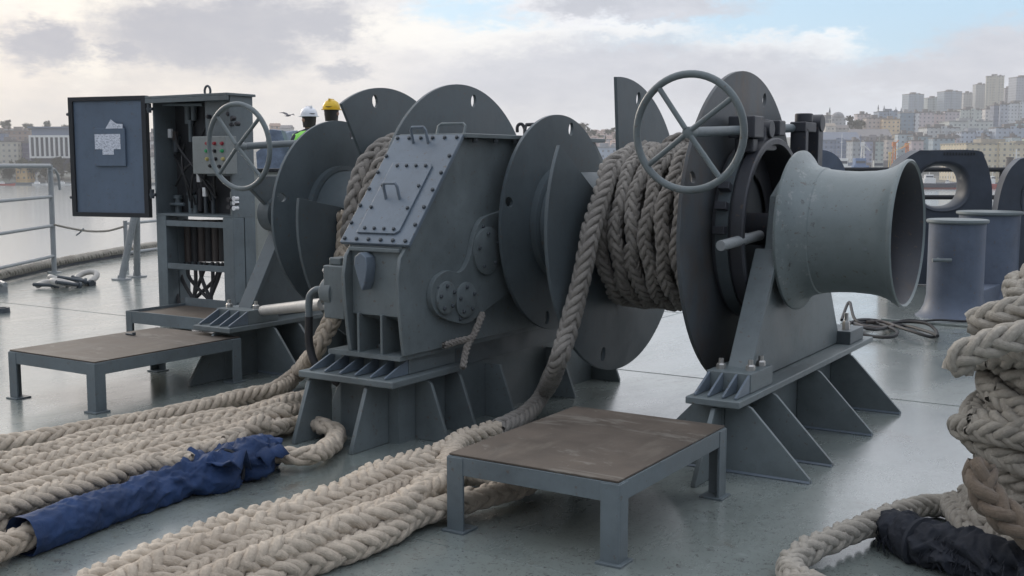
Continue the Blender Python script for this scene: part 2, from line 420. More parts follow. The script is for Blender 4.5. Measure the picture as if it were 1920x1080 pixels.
# ------------------------------------------------------------------ town
def box_building(name, x0, x1, yt, yb, D, col, label, group=None, roof=None, rtype='flat', yaw=None, dep=None, cat='building'):
    q = onD((x0 + x1) / 2, yt, D); w = (x1 - x0) * D / FPX; zt = q.z; zb = HC + D * (308 - yb) / FPX - 6
    dep = dep or max(w * .7, 9)
    rz = YAW + (random.uniform(-.35, .35) if yaw is None else yaw)
    w2 = w / (abs(math.cos(rz - YAW)) + .35 * abs(math.sin(rz - YAW)))
    M = Matrix.Translation((q.x, q.y, 0)) @ Matrix.Rotation(rz, 4, 'Z')
    root = bpy.data.objects.new(name, None); COL.objects.link(root); root.location = (q.x, q.y, zb); root.rotation_euler = (0, 0, rz)
    tag(root, label, cat, group)
    h = zt - zb
    mb = MB(); mb.box(-w2 / 2, w2 / 2, 0, dep, 0, h)
    if w2 > 16:                                     # a stair core and set-back bay so the block is not one box
        mb.box(-w2 * .08, w2 * .1, -1.2, 0, 0, h + 1.2)
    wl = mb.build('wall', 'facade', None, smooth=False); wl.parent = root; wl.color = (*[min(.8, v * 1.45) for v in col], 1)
    mb = MB()
    if rtype == 'flat':
        mb.box(-w2 / 2 - .3, w2 / 2 + .3, -.3, dep + .3, h, h + .7)
        mb.box(-w2 * .2, w2 * .12, dep * .3, dep * .6, h + .7, h + 3)
        mb.box(w2 * .22, w2 * .34, dep * .2, dep * .4, h + .7, h + 2)
    elif rtype == 'gable':
        rh = min(w2, dep) * .28
        mb.add([(-w2 / 2 - .4, -.4, h), (w2 / 2 + .4, -.4, h), (w2 / 2 + .4, dep + .4, h), (-w2 / 2 - .4, dep + .4, h), (-w2 / 2, dep / 2, h + rh), (w2 / 2, dep / 2, h + rh)],
               [[0, 1, 5, 4], [2, 3, 4, 5], [1, 2, 5], [3, 0, 4], [3, 2, 1, 0]])
    elif rtype == 'dome':
        mb.lathe([(0, w2 * .46), (w2 * .12, w2 * .45), (w2 * .25, w2 * .38), (w2 * .36, w2 * .24), (w2 * .42, .3)], (0, dep / 2, h), (0, 0, 1), 20)
    rf = mb.build('roof', 'roofing', None, smooth=False); rf.parent = root; rf.color = (*(roof or (.24, .22, .21)), 1)
    return root

B = box_building
# right-hand hillside, far towers first
G_T = 'towers on the ridge'
B('tower_block', 1702, 1735, 177, 250, 1450, (.22, .27, .32), 'bluish slab tower standing alone at the left end of the ridge', G_T, yaw=.2)
B('tower_block', 1739, 1766, 184, 250, 1470, (.24, .28, .28), 'low greenish grey tower between the alone slab and the broad tower', G_T, yaw=.1)
B('tower_block', 1769, 1806, 172, 250, 1430, (.20, .25, .30), 'broad dark bluish tower in the middle of the ridge', G_T, yaw=.15)
B('tower_block', 1807, 1826, 175, 250, 1460, (.36, .36, .35), 'slim pale tower tucked against the broad bluish tower', G_T, yaw=0)
B('tower_block', 1830, 1851, 159, 240, 1440, (.30, .31, .31), 'grey tower one step lower than the tallest tower beside it', G_T, yaw=0)
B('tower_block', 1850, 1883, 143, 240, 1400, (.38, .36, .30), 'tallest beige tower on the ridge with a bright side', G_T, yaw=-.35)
B('tower_block', 1884, 1906, 166, 240, 1450, (.26, .25, .26), 'brownish tower just behind the tallest beige tower', G_T, yaw=.1)
B('tower_block', 1905, 1945, 145, 240, 1420, (.27, .29, .33), 'grey blue tower cut by the frame edge on the ridge', G_T, yaw=.1)
G_H = 'hillside blocks across the water'
rows = [
 (1548, 1559, 217, 245, 1000, (.10, .11, .13), 'narrow dark block beside the grey dome', 'flat', None),
 (1560, 1586, 220, 250, 1010, (.30, .31, .32), 'grey domed hall on the skyline above the chock', 'dome', (.26, .28, .30)),
 (1548, 1568, 236, 262, 900, (.45, .42, .38), 'small pale house below the grey dome', 'gable', (.42, .34, .24)),
 (1566, 1592, 240, 262, 905, (.38, .37, .36), 'grey house with brown gable below the dome', 'gable', (.20, .17, .16)),
 (1608, 1632, 215, 258, 960, (.42, .36, .36), 'pinkish block with flat grey top at left of the orange lit block', 'flat', None),
 (1625, 1662, 222, 258, 900, (.40, .34, .31), 'long mauve block in front of the pinkish one', 'flat', None),
 (1656, 1688, 224, 258, 890, (.62, .42, .27), 'orange lit block catching the low sun', 'flat', (.45, .36, .28)),  # glow of the low sun is put into the wall colour
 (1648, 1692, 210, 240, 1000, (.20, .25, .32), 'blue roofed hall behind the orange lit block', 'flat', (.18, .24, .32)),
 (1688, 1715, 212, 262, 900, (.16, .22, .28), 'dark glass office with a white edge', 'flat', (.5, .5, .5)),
 (1716, 1724, 212, 262, 902, (.62, .62, .62), 'white stair shaft beside the dark glass office', 'flat', None),
 (1724, 1752, 211, 262, 940, (.42, .37, .38), 'pale pink apartment block right of the white stair shaft', 'flat', None),
 (1752, 1772, 214, 262, 950, (.44, .36, .35), 'rose apartment block with darker bays', 'flat', None),
 (1772, 1800, 210, 240, 1000, (.38, .34, .36), 'mauve apartment block under the broad tower', 'flat', None),
 (1800, 1848, 206, 245, 1020, (.40, .43, .40), 'wide pale green block under the grey tower', 'flat', None),
 (1848, 1862, 205, 250, 990, (.46, .44, .42), 'narrow cream block under the tallest tower', 'flat', None),
 (1864, 1874, 198, 268, 930, (.15, .17, .22), 'thin dark shaft rising among the lower blocks', 'flat', None),
 (1875, 1892, 196, 268, 940, (.34, .36, .40), 'pale blue block touching the thin dark shaft', 'flat', None),
 (1890, 1940, 194, 250, 1050, (.44, .46, .48), 'large light grey block at the frame edge', 'flat', None),
 (1738, 1800, 240, 262, 820, (.40, .41, .41), 'long low pale terrace below the pink blocks', 'flat', None),
 (1780, 1862, 228, 256, 860, (.42, .44, .42), 'long white roofed terrace above the cream shed', 'flat', (.5, .52, .52)),
 (1800, 1870, 248, 272, 800, (.36, .40, .46), 'light blue row of workshops behind the cream shed', 'flat', (.42, .46, .5)),
 (1868, 1930, 240, 272, 790, (.32, .36, .42), 'blue grey workshop row at the frame edge', 'flat', None),
 (1712, 1748, 256, 285, 760, (.22, .28, .31), 'teal grey warehouse left of the workshops', 'flat', None),
 (1750, 1790, 260, 287, 740, (.25, .31, .35), 'steel grey warehouse behind the chock', 'flat', None),
 (1684, 1712, 252, 290, 770, (.36, .42, .45), 'pale blue office behind the orange crane', 'flat', None),
 (1535, 1612, 262, 300, 760, (.13, .17, .25), 'long navy shed on the far quay', 'gable', (.17, .22, .31)),
 (1598, 1672, 256, 300, 800, (.20, .18, .19), 'long brown shed behind the navy shed', 'gable', (.26, .24, .24)),
 (1808, 1960, 270, 330, 640, (.46, .40, .28), 'cream corrugated shed standing at the water', 'flat', (.52, .46, .34)),
]
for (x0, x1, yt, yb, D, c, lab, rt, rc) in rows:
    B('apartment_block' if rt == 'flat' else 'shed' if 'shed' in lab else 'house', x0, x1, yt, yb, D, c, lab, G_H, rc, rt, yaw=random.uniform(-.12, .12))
# crowded filler houses that nothing tells apart
pal = [((.42, .40, .40), 'pale grey'), ((.44, .37, .35), 'rose'), ((.30, .33, .36), 'slate grey'), ((.47, .46, .42), 'cream'), ((.34, .29, .27), 'brownish')]
for k in range(64):
    c, cn = pal[k % 5]; x = 1545 + (k * 61.7) % 380 + random.uniform(-4, 4); t = random.random()
    yt = 270 - t * 55 * min(1, (x - 1500) / 200) - 4; D = 720 + t * 420
    B('hillside_house', x, x + random.uniform(12, 24), yt, yt + 22, D, tuple(v * random.uniform(.85, 1.1) for v in c), cn + ' house among the crowded blocks on the far right hillside', cn + ' houses on the far right hillside', yaw=random.uniform(-.3, .3))
for k in range(22):
    c, cn = pal[(k * 2) % 5]; x = 1085 + (k * 17.3) % 75; t = (k % 7) / 7
    B('hillside_house', x, x + random.uniform(7, 13), 268 - t * 26, 290, 760 + t * 300, (c[0] * 1.1, c[1] * .92, c[2] * .88), cn + ' house on the pinkish far hillside between the two drums', cn + ' houses between the two drums', yaw=random.uniform(-.3, .3), rtype='gable', roof=(.36, .22, .17))
B('quay_shed', 1112, 1160, 277, 300, 690, (.30, .35, .42), 'blue grey quay shed seen just over the small drum flange', G_H, (.40, .43, .47), 'flat', yaw=.05)
# left-hand town
G_L = 'town houses on the near left shore'
left = [
 (8, 56, 246, 275, 720, (.24, .18, .15), 'brown brick block with a pale cornice behind the beige house', 'flat', (.38, .32, .28)),
 (-20, 8, 250, 290, 700, (.14, .17, .24), 'dark blue block at the very edge of the shore view', 'flat', None),
 (-10, 33, 266, 310, 660, (.36, .34, .29), 'beige house with columns at the edge of the shore view', 'flat', None),
 (36, 54, 268, 308, 665, (.12, .11, .17), 'narrow dark violet block beside the white finned hotel', 'flat', None),
 (28, 50, 313, 330, 630, (.55, .38, .18), 'small orange waterside house among dark trees', 'gable', (.40, .26, .14)),
 (505, 525, 236, 262, 800, (.46, .34, .27), 'orange roofed house between the wheel and the helmets', 'gable', (.42, .25, .16)),
 (524, 545, 240, 262, 790, (.38, .38, .38), 'grey roofed house between the wheel and the helmets', 'gable', (.22, .21, .22)),
]
for (x0, x1, yt, yb, D, c, lab, rt, rc) in left:
    B('town_house', x0, x1, yt, yb, D, c, lab, G_L, rc, rt, yaw=random.uniform(-.15, .15))
for k in range(26):
    c, cn = pal[k % 5]; x = -30 + (k * 13.7) % 200; t = (k % 6) / 6
    B('town_house', x, x + random.uniform(10, 20), 262 - t * 24, 290, 740 + t * 350, tuple(v * .75 for v in c), cn + ' house in the crowded skyline over the left shore', cn + ' houses over the left shore', yaw=random.uniform(-.3, .3), rtype=random.choice(['flat', 'gable']), roof=(.22, .15, .13))
for k in range(16):
    c, cn = pal[(k + 1) % 5]; x = 278 + (k % 4) * 5; t = k / 16
    if k % 4 == 0:
        B('town_house', x, x + 12, 250 + t * 60, 345, 700 - t * 40, c, cn + ' house glimpsed between the open door and the cabinet, row ' + ['top', 'upper', 'lower', 'bottom'][k // 4], G_L, yaw=.1)
# white hotel with tall fins
D = 650; root = empty('hotel_building', (0, 0, 0), 'white hotel with tall vertical fins and grey set back roof', 'building')
x0, x1, yt, yb = 56, 150, 254, 294
q = onD((x0 + x1) / 2, 308, D); w = (x1 - x0) * D / FPX; zt = HC + D * (308 - yt) / FPX; zb = HC + D * (308 - yb) / FPX
root.location = (q.x, q.y, zb - 8); root.rotation_euler = (0, 0, YAW)
def loc_build(mb, name, mat, root, col=None, **kw):
    o = mb.build(name, mat, None, **kw); o.parent = root
    if col: o.color = (*col, 1)
    return o
h = zt - zb
mb = MB(); mb.box(-w / 2 + .5, w / 2 - .5, .9, 15, 0, 8 + h - .6); loc_build(mb, 'wall', 'ship dark', root, smooth=False)
mb = MB(); mb.box(-w / 2, w / 2, 0, 15.5, 8 + h - 1.2, 8 + h); mb.box(-w / 2, w / 2, 0, 15.5, 7.2, 8.3); loc_build(mb, 'cornice', 'ship white', root, smooth=False)
nf = 10
for i in range(nf + 1):
    xx = -w / 2 + .5 + i * (w - 1) / nf; mb = MB(); mb.box(xx - .5, xx + .5, .02, .88, 8.3, 8 + h - 1.2); loc_build(mb, 'fin', 'ship white', root, smooth=False)
for i in range(nf):
    xx = -w / 2 + .5 + (i + .5) * (w - 1) / nf; mb = MB()
    mb.box(xx - .8, xx + .8, .8, .88, 8.5, 8 + h - 1.4)
    loc_build(mb, 'window', 'window glass', root, smooth=False)
mb = MB(); mb.box(-w / 2 + 1, w / 2 - 1, 2, 14, 8 + h, 8 + h + 4.2); mb.box(-w / 2 - 1, w / 2 + 1, 1, 15, 8 + h + 4.2, 8 + h + 5); loc_build(mb, 'roof', 'grey tarp', root, smooth=False)
mb = MB(); mb.box(-w / 2 + 2, w / 2 - 2, 2, 14, 0, 7.2); loc_build(mb, 'base', 'ship dark', root, smooth=False)
# minarets
for k, (x, yt, yb, D, lab) in enumerate([(1556, 200, 236, 1000, 'slender minaret rising beside the grey dome'), (1647, 196, 222, 1300, 'first of four thin minarets left of the ridge towers'),
      (1658, 197, 222, 1300, 'second of four thin minarets left of the ridge towers'), (1680, 200, 222, 1320, 'third of four thin minarets, near the blue roofed hall'), (1690, 201, 222, 1320, 'last of four thin minarets, next to the ridge slab tower')]):
    q = onD(x, yt, D); zb = HC + D * (308 - yb) / FPX - 15; h = q.z - zb
    root = empty('minaret', (q.x, q.y, zb), lab, 'minaret', 'minarets on the far skyline')
    mb = MB(); mb.lathe([(0, 1.5), (h * .62, 1.1), (h * .62, 1.9), (h * .66, 1.9), (h * .66, .9), (h * .84, .85)], q.xyz * 0 + Vector((q.x, q.y, zb)), (0, 0, 1), 12); mb.build('shaft', 'cream paint', root)
    mb = MB(); mb.lathe([(h * .84, 1.0), (h, .05)], Vector((q.x, q.y, zb)), (0, 0, 1), 12); mb.build('spire', 'blue paint', root)

# trees on the shores
def make_tree(name, h, w, leaf, n, seed):
    r = random.Random(seed); root = empty(name, (0, 0, 0))
    mb = MB(); mb.tube([(0, 0, 0), (.1, 0, h * .3), (0, .1, h * .55), (.1, .1, h * .8)], [.22, .18, .12, .05], 7)
    for k in range(5):
        a = k * 1.3; mb.tube([(0, 0, h * (.3 + .07 * k)), (math.cos(a) * w * .2, math.sin(a) * w * .2, h * (.45 + .08 * k)), (math.cos(a) * w * .36, math.sin(a) * w * .36, h * (.55 + .07 * k))], [.1, .06, .03], 5)
    mb.build('trunk', 'bark', root)
    vs = []; fs = []
    cl = [(Vector((r.gauss(0, w * .2), r.gauss(0, w * .2), h * r.uniform(.35, .9))), r.uniform(.5, 1.1) * w * .2) for _ in range(22)]
    for k in range(n):
        c, cr = r.choice(cl); p = c + Vector((r.gauss(0, 1), r.gauss(0, 1), r.gauss(0, .8))) * cr * .6
        a = Vector((r.gauss(0, 1), r.gauss(0, 1), r.gauss(0, 1))).normalized(); b = a.orthogonal().normalized(); s_ = r.uniform(.2, .45)
        i = len(vs); vs += [p - a * s_, p + b * s_ * .6, p + a * s_, p - b * s_ * .6]; fs.append([i, i + 1, i + 2, i + 3])
    o = mesh_obj('crown', vs, fs, leaf, root, smooth=False)
    return root
protos = [make_tree('broadleaf_tree', 8, 7, 'dark foliage', 1500, 1), make_tree('broadleaf_tree', 6.5, 6.5, 'olive foliage', 1300, 2), make_tree('cypress_tree', 9, 3.2, 'dark foliage', 1100, 3)]
tree_lab = [('dark broad tree', 'dark broad trees'), ('olive green broad tree', 'olive green broad trees'), ('narrow dark cypress', 'narrow dark cypresses')]
spots = []
for k in range(30): spots.append((-25 + (k * 23.9) % 170, 318 + (k * 7.3) % 24, 626 + (k * 5) % 40, 'on the near left shore below the hotel', 'on the left shore'))
for k in range(12): spots.append((-20 + (k * 37.1) % 190, 246 + (k * 3.7) % 10, 900 + (k * 31) % 200, 'on the left skyline above the roofs', 'on the left skyline'))
for k in range(8): spots.append((1592 + (k * 11.3) % 26, 240 + (k * 2.9) % 12, 880 + (k * 13) % 60, 'beside the pinkish block on the right hillside', 'on the right hillside'))
for k in range(8): spots.append((1092 + (k * 9.7) % 70, 252 + (k * 5.3) % 22, 850 + (k * 23) % 150, 'on the hillside between the two drums', 'between the two drums'))
used = [0, 0, 0]
for k, (x, y, D, w, wg) in enumerate(spots):
    kd = (k * 7 + k // 3) % 3; o = protos[kd] if not used[kd] else copy_tree(protos[kd]); used[kd] += 1
    o.location = onD(x, y, D); sc = random.uniform(.75, 1.15) * (1 if D < 800 else 1.25); o.scale = (sc, sc, sc); o.rotation_euler = (0, 0, random.uniform(0, 6))
    tag(o, tree_lab[kd][0] + ' ' + w, 'tree', tree_lab[kd][1] + ' ' + wg)

# ------------------------------------------------------------------ boats and cranes
def boat(name, x, y, D, Lpx, hpx, hull, label, yaw=0, cabin='ship white', boot=None, cat='boat', mast=True):
    L = Lpx * D / FPX; hh = hpx * D / FPX; q = onD(x, y, D)
    root = empty(name, (q.x, q.y, WZ), label, cat); root.rotation_euler = (0, 0, YAW + yaw)
    vs = []; fs = []; st = 9
    for i in range(st):
        t = i / (st - 1); w = L * .13 * (1 - max(0, (t - .55) / .45) ** 2.2) * (1 if t > .05 else .85); sh = hh * (1 + .45 * max(0, (t - .5) * 2) ** 2 + .1 * (1 - t))
        xx = -L / 2 + L * t
        for (yy, zz) in ((-w, sh), (-w * .9, sh * .45), (-w * .55, -.5), (w * .55, -.5), (w * .9, sh * .45), (w, sh)): vs.append((xx + (L * .05 * zz / hh if i == st - 1 else 0), yy, zz))
    for i in range(st - 1):
        for j in range(5): fs.append([i * 6 + j, i * 6 + j + 1, (i + 1) * 6 + j + 1, (i + 1) * 6 + j])
        fs.append([i * 6 + 5, i * 6, (i + 1) * 6, (i + 1) * 6 + 5])
    fs.append([0, 5, 4, 3, 2, 1]); fs.append([(st - 1) * 6 + j for j in range(6)])
    mb = MB(); mb.add(vs, fs); loc_build(mb, 'hull', hull, root)
    if boot:
        vs2 = [(x * 1.002, y * 1.03, min(z, hh * .28)) for x, y, z in vs]; mb = MB(); mb.add(vs2, fs); loc_build(mb, 'boot_stripe', boot, root)
    w = L * .13; mb = MB(); mb.box(-L * .38, -L * .12, -w * .75, w * .75, hh, hh * 2.0); mb.box(-L * .35, -L * .17, -w * .6, w * .6, hh * 2.0, hh * 2.7); loc_build(mb, 'cabin', cabin, root, bevel=.1)
    mb = MB(); mb.box(-L * .165, -L * .160, -w * .5, w * .5, hh * 2.15, hh * 2.5); mb.box(-L * .34, -L * .18, -w * .62, w * .62, hh * 2.2, hh * 2.45); loc_build(mb, 'window', 'window glass', root, smooth=False)
    if mast:
        mb = MB(); mb.tube([(-L * .25, 0, hh * 2.7), (-L * .25, 0, hh * 5)], .12, 6); mb.tube([(-L * .25, -w * .5, hh * 4.2), (-L * .25, w * .5, hh * 4.2)], .08, 6); loc_build(mb, 'mast', cabin, root); mb = MB(); mb.tube([(L * .25, 0, hh), (L * .25, 0, hh * 3.2)], .1, 6); loc_build(mb, 'mast', cabin, root)
    return root
boat('cargo_boat', 1762, 352, 520, 80, 10, 'ship dark', 'dark hulled coaster with red waterline seen through the chock opening', yaw=-.1, boot='ship red')
boat('fishing_boat', 1745, 332, 560, 36, 5, 'ship white', 'white fishing boat moored beyond the dark coaster', yaw=.3)
boat('fishing_boat', 1785, 330, 565, 30, 5, 'ship white', 'small white boat with pale cabin beyond the coaster bow', yaw=-.4)
boat('tug_boat', 1868, 350, 520, 36, 9, 'ship red', 'red hulled tug between the chock and the frame edge', yaw=.15)
boat('work_boat', 1606, 308, 560, 120, 20, 'ship white', 'white work boat moored below the navy shed', yaw=.1)
boat('work_boat', 1672, 314, 540, 96, 19, 'ship white', 'white work boat under the yellow crane boom', yaw=-.15, cabin='cream paint')
boat('ferry_boat', 1640, 300, 600, 110, 19, 'ship white', 'white ferry with a blue cabin at the quay', yaw=0, cabin='ship blue')
boat('ferry_boat', 78, 342, 610, 34, 3, 'ship white', 'small white ferry on the left shore under the trees', yaw=0)
boat('rowing_boat', 12, 346, 605, 30, 3, 'ship red', 'low red and white boat at the edge of the left shore', yaw=.1, mast=False)
boat('work_boat', 1135, 312, 600, 40, 6, 'ship red', 'red boat glimpsed between the small flange and the wound rope', yaw=.2)
boat('barge', 125, 345, 612, 30, 3, 'ship white', 'pale launch moored next to the left rail post', yaw=.1, mast=False)
def crane(x, yb, yt, D, mat, label, jib):
    q = onD(x, yb, D); h = (yb - yt) * D / FPX; root = empty('quay_crane', (q.x, q.y, q.z), label, 'crane', 'cranes on the far quay'); root.rotation_euler = (0, 0, YAW)
    mb = MB(); s = h * .08
    for a in (-1, 1):
        for b in (-1, 1): mb.tube([(a * s * 1.5, b * s, -6), (a * s * .6, b * s * .6, h)], h * .02, 5)
    for k in range(5):
        z = h * k / 5; mb.tube([(-s * 1.3, -s, z), (s * 1.0, -s, z + h / 5)], h * .012, 4); mb.tube([(s * 1.3, -s, z), (-s * 1.0, -s, z + h / 5)], h * .012, 4)
    loc_build(mb, 'tower', mat, root)
    jx, jz = jib[0] * D / FPX, jib[1] * D / FPX; mb = MB()
    for o in (-s * .5, s * .5): mb.tube([(0, o, h * .9), (jx, o * .4, h * .9 + jz)], h * .022, 5)
    for k in range(7):
        t = k / 7; t2 = (k + 1) / 7; mb.tube([(jx * t, -s * .5 * (1 - .6 * t), h * .9 + jz * t), (jx * t2, s * .5 * (1 - .6 * t2), h * .9 + jz * t2)], h * .012, 4)
    mb.tube([(0, 0, h * 1.15), (jx, 0, h * .9 + jz)], h * .008, 4); loc_build(mb, 'jib', mat if mat != 'crane orange' else 'crane orange', root)
    mb = MB(); mb.box(-s * 1.6, s * .9, -s, s, h * .8, h * 1.05); loc_build(mb, 'cab', mat, root, smooth=False)
crane(1668, 306, 286, 600, 'crane yellow', 'yellow crane with a long slanting boom above the white boats', (38, 20))
crane(1700, 302, 270, 605, 'crane orange', 'stubby orange crane next to the pale blue office', (-12, -6))
crane(1676, 300, 268, 640, 'crane orange', 'thin rusty orange crane in front of the brown shed', (8, 8))
crane(1617, 302, 268, 630, 'ship white', 'white derrick mast standing before the navy shed', (14, -12))
q = onD(1893, 308, 560)
root = empty('ship_funnel', (q.x, q.y, WZ), 'dark brown chimney stack in front of the cream shed', 'chimney')
mb = MB(); mb.lathe([(0, 3.2), (8, 2.2), (14.2, 1.6), (14.2, 1.9), (15, 1.9)], (q.x, q.y, WZ), (0, 0, 1), 16, cap=True); mb.build('stack', 'copper hose', root)
mb = MB(); mb.lathe([(0, 2.6), (.6, 2.6)], (q.x, q.y, WZ + 8), (0, 0, 1), 16); mb.build('collar', 'ship dark', root)
q = onD(1905, 300, 560)
root = empty('signal_mast', (q.x, q.y, WZ), 'grey lattice mast in front of the cream shed', 'mast')
mb = MB(); mb.tube([q.xyz * 0 + Vector((q.x, q.y, WZ)), Vector((q.x, q.y, 9))], .3, 8); mb.build('pole', 'ship white', root)
mb = MB(); mb.tube([Vector((q.x - 2, q.y - 1, 5)), Vector((q.x + 2, q.y + 1, 5))], .2, 6); mb.tube([Vector((q.x - 1.3, q.y - .7, 7)), Vector((q.x + 1.3, q.y + .7, 7))], .2, 6); mb.build('yard', 'ship white', root)

# quay wall along the far shore
mb = MB()
pts = [onD(px, 308, 612) for px in range(-240, 2200, 60)]
for a, b in zip(pts[:-1], pts[1:]):
    n_ = Vector((-(b - a).y, (b - a).x, 0)).normalized() * 4
    mb.add([(a.x, a.y, WZ - 1), (b.x, b.y, WZ - 1), (b.x, b.y, WZ + 1.5), (a.x, a.y, WZ + 1.5), (b.x + n_.x, b.y + n_.y, WZ + 1.5), (a.x + n_.x, a.y + n_.y, WZ + 1.5)], [[0, 1, 2, 3], [3, 2, 4, 5]])
tag(mb.build('quay_wall', 'cabinet paint', smooth=False), 'long grey quay wall at the foot of the far shore', 'quay', kind='structure')
# ================================================================== MOORING WINCH
YC, ZC = 5.70, 1.08
def YZ(r, a): return (YC + r * math.sin(a), ZC + r * math.cos(a))
winch = empty('mooring_winch', (-3.0, YC, 0), 'grey double drum mooring winch bolted on raised foundations across the deck', 'winch')

def disc_poly(r, a0=None, a1=None, rin=.36, n=96):
    # angle from the top towards the back; with a0/a1 the sector between them (through the top) is cut out down to rin
    if a0 is None: return [YZ(r, 2 * math.pi * i / n) for i in range(n)]
    a0, a1 = R(a0), R(a1); out = [YZ(r, a1 + (2 * math.pi + a0 - a1) * i / n) for i in range(n + 1)]
    k = 10; out += [YZ(rin, a0 + (a1 - a0) * i / k) for i in range(k + 1)]
    return out
def slot(r, a, w=.027, l=.040):
    cy, cz = YZ(r, a); out = []
    for i in range(14):
        q = 2 * math.pi * i / 14; dr, dt = l * math.cos(q), w * math.sin(q)
        out.append((cy + dr * math.sin(a) + dt * math.cos(a), cz + dr * math.cos(a) - dt * math.sin(a)))
    return out
def flange(x, r, mat, parent, hole, t=.020, cut=None, rin=.36, skip=()):
    hs = [slot(r * .90, R(hole + 90 * k)) for k in range(4) if k not in skip]
    mb = MB(); mb.prismX(disc_poly(r, *(cut or (None, None)), rin), x - t / 2, x + t / 2, hs)
    return mb.build('flange', mat, parent, bevel=.006, ang=30)
def drum(x_small, x_div, x_big, hole_s, cut, hole_d, hole_b, big_mat, rs=.626, rb=.825):
    mb = MB(); mb.lathe([(x_small + .02, .30), (x_small + .02, .295), (x_big, .295)], (0, YC, ZC), (1, 0, 0), 64)
    mb.lathe([(x_small, .33), (x_small + .05, .33), (x_small + .055, .30)], (0, YC, ZC), (1, 0, 0), 64)
    d = mb.build('drum', 'flange paint', winch)
    flange(x_small, rs, 'flange paint', d, hole_s)
    flange(x_div, rb, 'flange paint', d, hole_d, cut=cut, skip=(3,) if cut else ())
    flange(x_big, rb, big_mat, d, hole_b)
    return d
drum(-3.285, -2.88, -2.155, 14, (-58, -5), 16, 22, 'rusty paint')
drum(-4.965, -4.57, -3.975, 14, (-80, -31), -8, 10, 'flange paint')
# through shaft
mb = MB(); mb.lathe([(-5.62, .085), (-1.5, .085)], (0, YC, ZC), (1, 0, 0), 32, cap=True); mb.build('main_shaft', 'brake paint', winch)

# ---- gearbox
gx0, gx1 = -3.752, -3.385
prof = [(4.36, .47), (4.345, .56), (4.325, .72), (4.315, .86), (4.335, .96), (4.40, 1.03), (4.86, 1.555), (6.35, 1.555), (6.62, 1.30), (6.70, .95), (6.70, .47)]
gb = MB(); gb.prismX(prof, gx1 - .022, gx1); gb.prismX(prof, gx0, gx0 + .022)
# front wall, recessed between the side plates, with open ribs beneath
gb.box(gx0 + .022, gx1 - .022, 4.375, 4.40, .66, 1.015)
gb.box(gx0 + .022, gx1 - .022, 4.55, 4.57, .45, .68)
gb.add([(gx0 + .022, 4.375, .66), (gx1 - .022, 4.375, .66), (gx1 - .022, 4.55, .60), (gx0 + .022, 4.55, .60)], [[0, 1, 2, 3]])
gb.box(gx0 + .022, gx1 - .022, 4.35, 4.372, .985, 1.005)
for x in (-3.68, -3.53): gb.box(x - .008, x + .008, 4.355, 4.55, .45, .668)
gb.box(gx0 + .022, gx1 - .022, 6.60, 6.62, .47, 1.35)
gb.box(gx0 + .022, gx1 - .022, 4.5, 6.6, .47, .49)
gearbox = gb.build('gearbox', 'light grey paint', winch, bevel=.004)
mb = MB(); mb.box(gx0 - .03, gx1 + .045, 4.845, 6.40, 1.557, 1.581); mb.build('top_plate', 'light grey paint', gearbox, bevel=.004)
for i in range(7): 
    mb = MB(); mb.bolt((gx1 + .025, 4.95 + i * .2, 1.556), (0, 0, -1), .015, .022); mb.build('bolt', 'dark bolt', gearbox)
# sloping inspection cover
A = Vector((gx1 + .03, 4.375, 1.012)); Bv = Vector((gx1 + .03, 4.850, 1.562)); Wd = gx1 - gx0 + .075
du = (Bv - A); Lc = du.length; du = du.normalized(); nn = Vector((0, -du.z, du.y)); dx = Vector((-1, 0, 0))
def onc(u, v, h=0.0): return A + dx * (u * Wd) + du * (v * Lc) + nn * h       # u 0..1 from right to left, v 0..1 upwards
mb = MB(); mb.prism([(0, 0), (1, 0), (1, 1), (0, 1)], 0.0, .022, lambda a, b, t: onc(a, b, t)); cover = mb.build('cover_plate', 'cover paint', gearbox, bevel=.004)
mb = MB(); hp = [(.20, .11), (.25, .08), (.80, .08), (.80, .72), (.25, .72), (.20, .69)]
mb.prism(hp, .0225, .034, lambda a, b, t: onc(a, b, t)); hatch = mb.build('hatch', 'cover paint', gearbox, bevel=.003)
bl = [(.06 + i * .176, .965) for i in range(6)] + [(.06 + i * .176, .03) for i in range(6)] + [(.035, .17 + k * .155) for k in range(5)] + [(.965, .17 + k * .155) for k in range(5)]
for (u, v) in bl: mb = MB(); mb.bolt(onc(u, v, .022), nn, .010, .013); mb.build('bolt', 'dark bolt', gearbox)
for (u, v) in [(.28, .685), (.42, .685), (.56, .685), (.70, .685), (.28, .115), (.42, .115), (.56, .115), (.70, .115), (.235, .5), (.235, .3), (.765, .5), (.765, .3)]:
    mb = MB(); mb.bolt(onc(u, v, .034), nn, .0092, .012); mb.build('bolt', 'dark bolt', gearbox)
def handle(p, q, out, r=.008):
    p, q, out = Vector(p), Vector(q), Vector(out); mb = MB()
    mb.tube([p, p + out * .8, p + out + (q - p) * .1, q + out - (q - p) * .1, q + out * .8, q], r, 8); return mb
handle(onc(.45, .92, .02), onc(.67, .92, .02), nn * .075 + du * .045).build('handle', 'cover paint', gearbox)
handle(onc(.42, .38, .03), onc(.62, .38, .03), nn * .075 + du * .045).build('handle', 'cover paint', gearbox)
handle((-3.48, 5.02, 1.58), (-3.66, 5.02, 1.58), (0, .02, .06)).build('handle', 'light grey paint', gearbox)
# pointed lug on the front wall
mb = MB(); lug = [(-3.615, .985), (-3.578, .96), (-3.57, .92), (-3.585, .83), (-3.606, .79), (-3.625, .83), (-3.655, .92), (-3.65, .96)]
mb.prismY(lug, 4.30, 4.374); mb.build('lug', 'cover paint', gearbox, bevel=.006)
